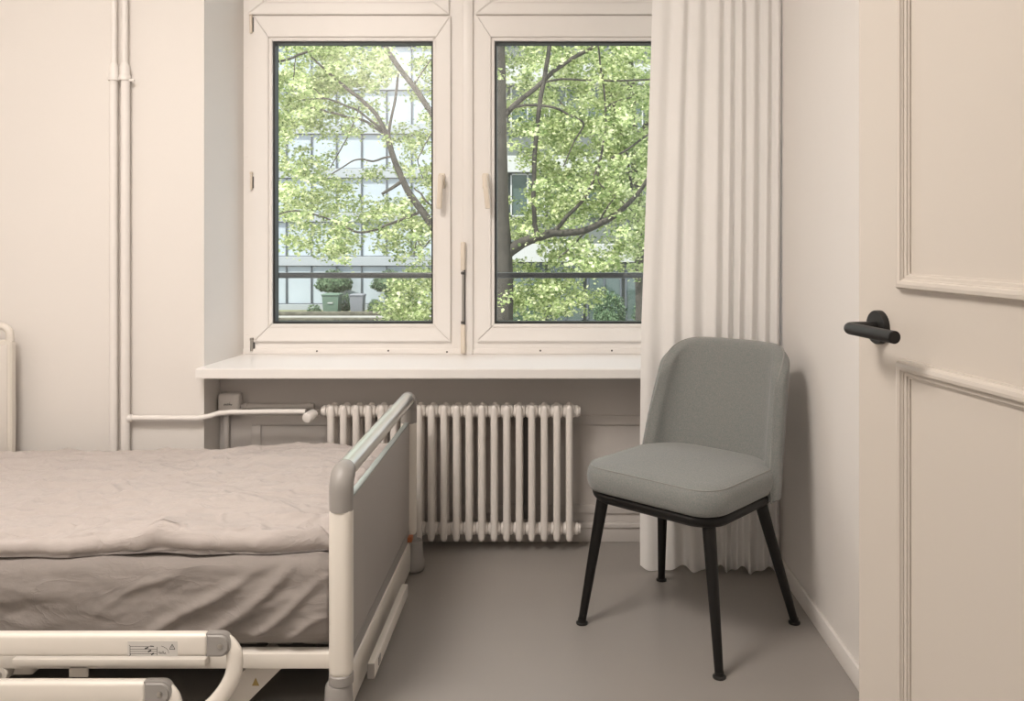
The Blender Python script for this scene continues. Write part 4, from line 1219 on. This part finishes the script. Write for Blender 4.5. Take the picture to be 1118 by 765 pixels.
# a second maple further back fills the right-hand crown
YT2 = 26.0
tree2 = thing('maple_tree', 'leafy tree further back behind the maple on the right', 'tree', tuple(P(700, 300, YT2).xy)+(ZG,))
q = [P(700, 436, YT2)]; q[0].z = ZG
obj('trunk', tube(bmesh.new(), [q[0], P(701, 330, YT2), P(698, 250, YT2), P(690, 120, YT2), P(684, 0, YT2), P(690, -120, YT2)], [0.24, 0.2, 0.17, 0.13, 0.1, 0.05], 12), M_bark, tree2)
for b in ([(696, 230), (670, 180), (640, 140), (610, 110)], [(692, 160), (720, 110), (760, 60)], [(688, 60), (650, 10), (620, -30)]):
    obj('branch', tube(bmesh.new(), [P(x, y, YT2) for x, y in b], [0.09, 0.07, 0.05, 0.03][:len(b)], 8), M_bark, tree2)
pts = []
for cx, cy, rx, ry, n in [(640, 80, 70, 70, 2000), (690, 150, 50, 70, 1600), (630, 190, 45, 45, 1000), (600, 120, 40, 60, 900), (660, 240, 45, 25, 600), (740, 100, 70, 100, 1500), (660, -40, 110, 50, 1400), (575, 150, 24, 24, 180)]:
    m = max(4, n//24); a = r.uniform(0, 2*PI, m); qq = np.sqrt(r.uniform(0, 1, m)); j = r.integers(0, m, n)
    X_, Y_ = (cx+rx*qq*np.cos(a))[j]+r.normal(0, 4.5, n), (cy+ry*qq*np.sin(a))[j]+r.normal(0, 3, n)
    D_ = YT2+r.normal(0, 1.2, m)[j]+r.normal(0, .3, n)
    pts.append(np.stack([(X_-PX)/FPX*D_, D_, CH-(Y_-PY)/FPX*D_], -1))
leaves('foliage', np.concatenate(pts), 0.12, M_leaf, tree2, 6, droop=0.55)

# clipped ball trees, shrubs
def ball_cloud(c, rx, ry, rz, n, seed, flat_bottom=True):
    r = np.random.default_rng(seed)
    d = r.normal(size=(n, 3)); d /= np.linalg.norm(d, axis=1)[:, None]
    k = r.uniform(0.72, 1.04, n)[:, None]
    lump = 1+0.10*np.sin(d[:, 0]*7+seed)*np.sin(d[:, 2]*6+d[:, 1]*5)
    p = d*k*lump[:, None]*np.array([rx, ry, rz])
    if flat_bottom: p[:, 2] = np.where(p[:, 2] < 0, p[:, 2]*0.5, p[:, 2])
    return p+np.array(c)
for x, lab in ((364.5, 'round clipped ball tree behind the green bin'), (426, 'round clipped ball tree right of the grey bin')):
    Yb_ = 70.0
    c = P(x, 311, Yb_)
    t = thing('ball_tree', lab, 'tree', (c.x, Yb_, ZG+0.02), group=None)
    obj('trunk', tube(bmesh.new(), [(c.x, Yb_, ZG+0.02), (c.x+0.03, Yb_, c.z+0.2)], [0.08, 0.06], 10), M_bark, t)
    bm = bmesh.new(); bmesh.ops.create_icosphere(bm, subdivisions=3, radius=1.0, matrix=Matrix.Translation(c) @ Matrix.Diagonal((1.2, 0.7, 0.95, 1)))
    for v in bm.verts:
        if v.co.z < c.z: v.co.z = c.z+(v.co.z-c.z)*0.5
    obj('foliage_core', bm, M_leafd, t)
    leaves('foliage', ball_cloud(tuple(c), 1.5, 0.8, 1.2, 3000, int(x)), 0.17, M_leafd, t, int(x), lobed=False, droop=0.9)
def shrub(x, y, Y, rx, rz, lab, n=1100, zg=ZG, s=0.11):
    c = P(x, y, Y); c.z = zg+rz*0.55
    t = thing('shrub', lab, 'shrub', (c.x, Y, zg), group='shrubs in the yard')
    obj('stem', tube(bmesh.new(), [(c.x, Y, zg), (c.x, Y, c.z+rz*0.3)], [0.05, 0.02], 8), M_bark, t)
    leaves('foliage', ball_cloud(tuple(c), rx, rx*0.8, rz, n, int(x)), s, M_leafd, t, int(x)+3, lobed=False, droop=0.9)
zl = ZG+0.02
shrub(409, 336, 67.3, 0.55, 0.75, 'low green shrub right of the grey bin', zg=zl, s=0.13)
shrub(429, 334, 67.4, 0.65, 1.05, 'green shrub under the right-hand ball tree', zg=zl, s=0.13)
shrub(377.5, 334, 68.9, 0.42, 1.0, 'small dark shrub between the two bins', 700, zg=zl, s=0.13)
shrub(343, 338, 67.4, 0.55, 0.5, 'low shrub left of the green bin', 500, zg=zl, s=0.13)
shrub(666, 335, 38.0, 0.72, 1.0, 'rounded green bush in front of the dark ground floor', 2600, zg=-2.9, s=0.10)
shrub(706, 340, 37.5, 0.6, 0.9, 'rounded bush nearest the curtain outside', 1800, zg=-2.9, s=0.10)
shrub(664, 349, 35.6, 0.5, 0.62, 'small low bush in front of the rounded bush', 1500, zg=-2.9, s=0.10)
shrub(572, 345, 37.0, 0.85, 0.9, 'bush behind the trunk of the maple', 1800, zg=-2.9, s=0.10)

# wheeled bins
def bin_(x0, x1, y0, y1, m, lab, Y=67.6):
    a, b = P(x0, y0, Y), P(x1, y1, Y); zb_ = -2.62
    zb_ = ZG+0.02
    cx, w, h = (a.x+b.x)/2, b.x-a.x, a.z-zb_
    t = thing('wheeled_bin', lab, 'bin', (cx, Y, zb_), group=None)
    rings = []
    for z, k in ((0.06, 0.82), (0.5*h, 0.90), (0.86*h, 0.96), (0.88*h, 1.0), (0.93*h, 1.0)):
        rings.append([(cx+w/2*k*sx, Y+w/2*k*sy, zb_+z) for sx, sy in ((-1, -1), (1, -1), (1, 1), (-1, 1))])
    obj('bin_body', loft(rings), m, t, sm=False)
    rings = [[(cx+w/2*k*sx, Y+w/2*k*sy, zb_+z*h) for sx, sy in ((-1, -1), (1, -1), (1, 1), (-1, 1))] for z, k in ((0.93, 1.06), (0.96, 1.06), (1.0, 0.8))]
    obj('lid', loft(rings), m, t, sm=False)
    obj('handle', tube(bmesh.new(), [(cx-w*.4, Y+w*.58, zb_+.92*h), (cx+w*.4, Y+w*.58, zb_+.92*h)], 0.03, 8), m, t)
    for sx in (-1, 1):
        bm = bmesh.new(); lathe(bm, [(0.10, -0.03), (0.10, 0.03)], (cx+sx*w*0.34, Y+w*0.42, zb_+0.10), 'X', 16); obj('wheel', bm, M_bedd, t)
    return t, cx, w, h, zb_
t, cx, w, h, zb_ = bin_(353.5, 372, 320, 340, M_bing, 'green wheeled bin beside the clipped ball tree')
obj('bin_sticker', B(cx-0.20, cx+0.20, 67.6-w/2*0.95-0.03, 67.6-w/2*0.93, zb_+0.52*h, zb_+0.58*h), M_conc, t, sm=False)
bin_(383, 398, 320.5, 340, M_bink, 'dark grey wheeled bin right of the green bin')
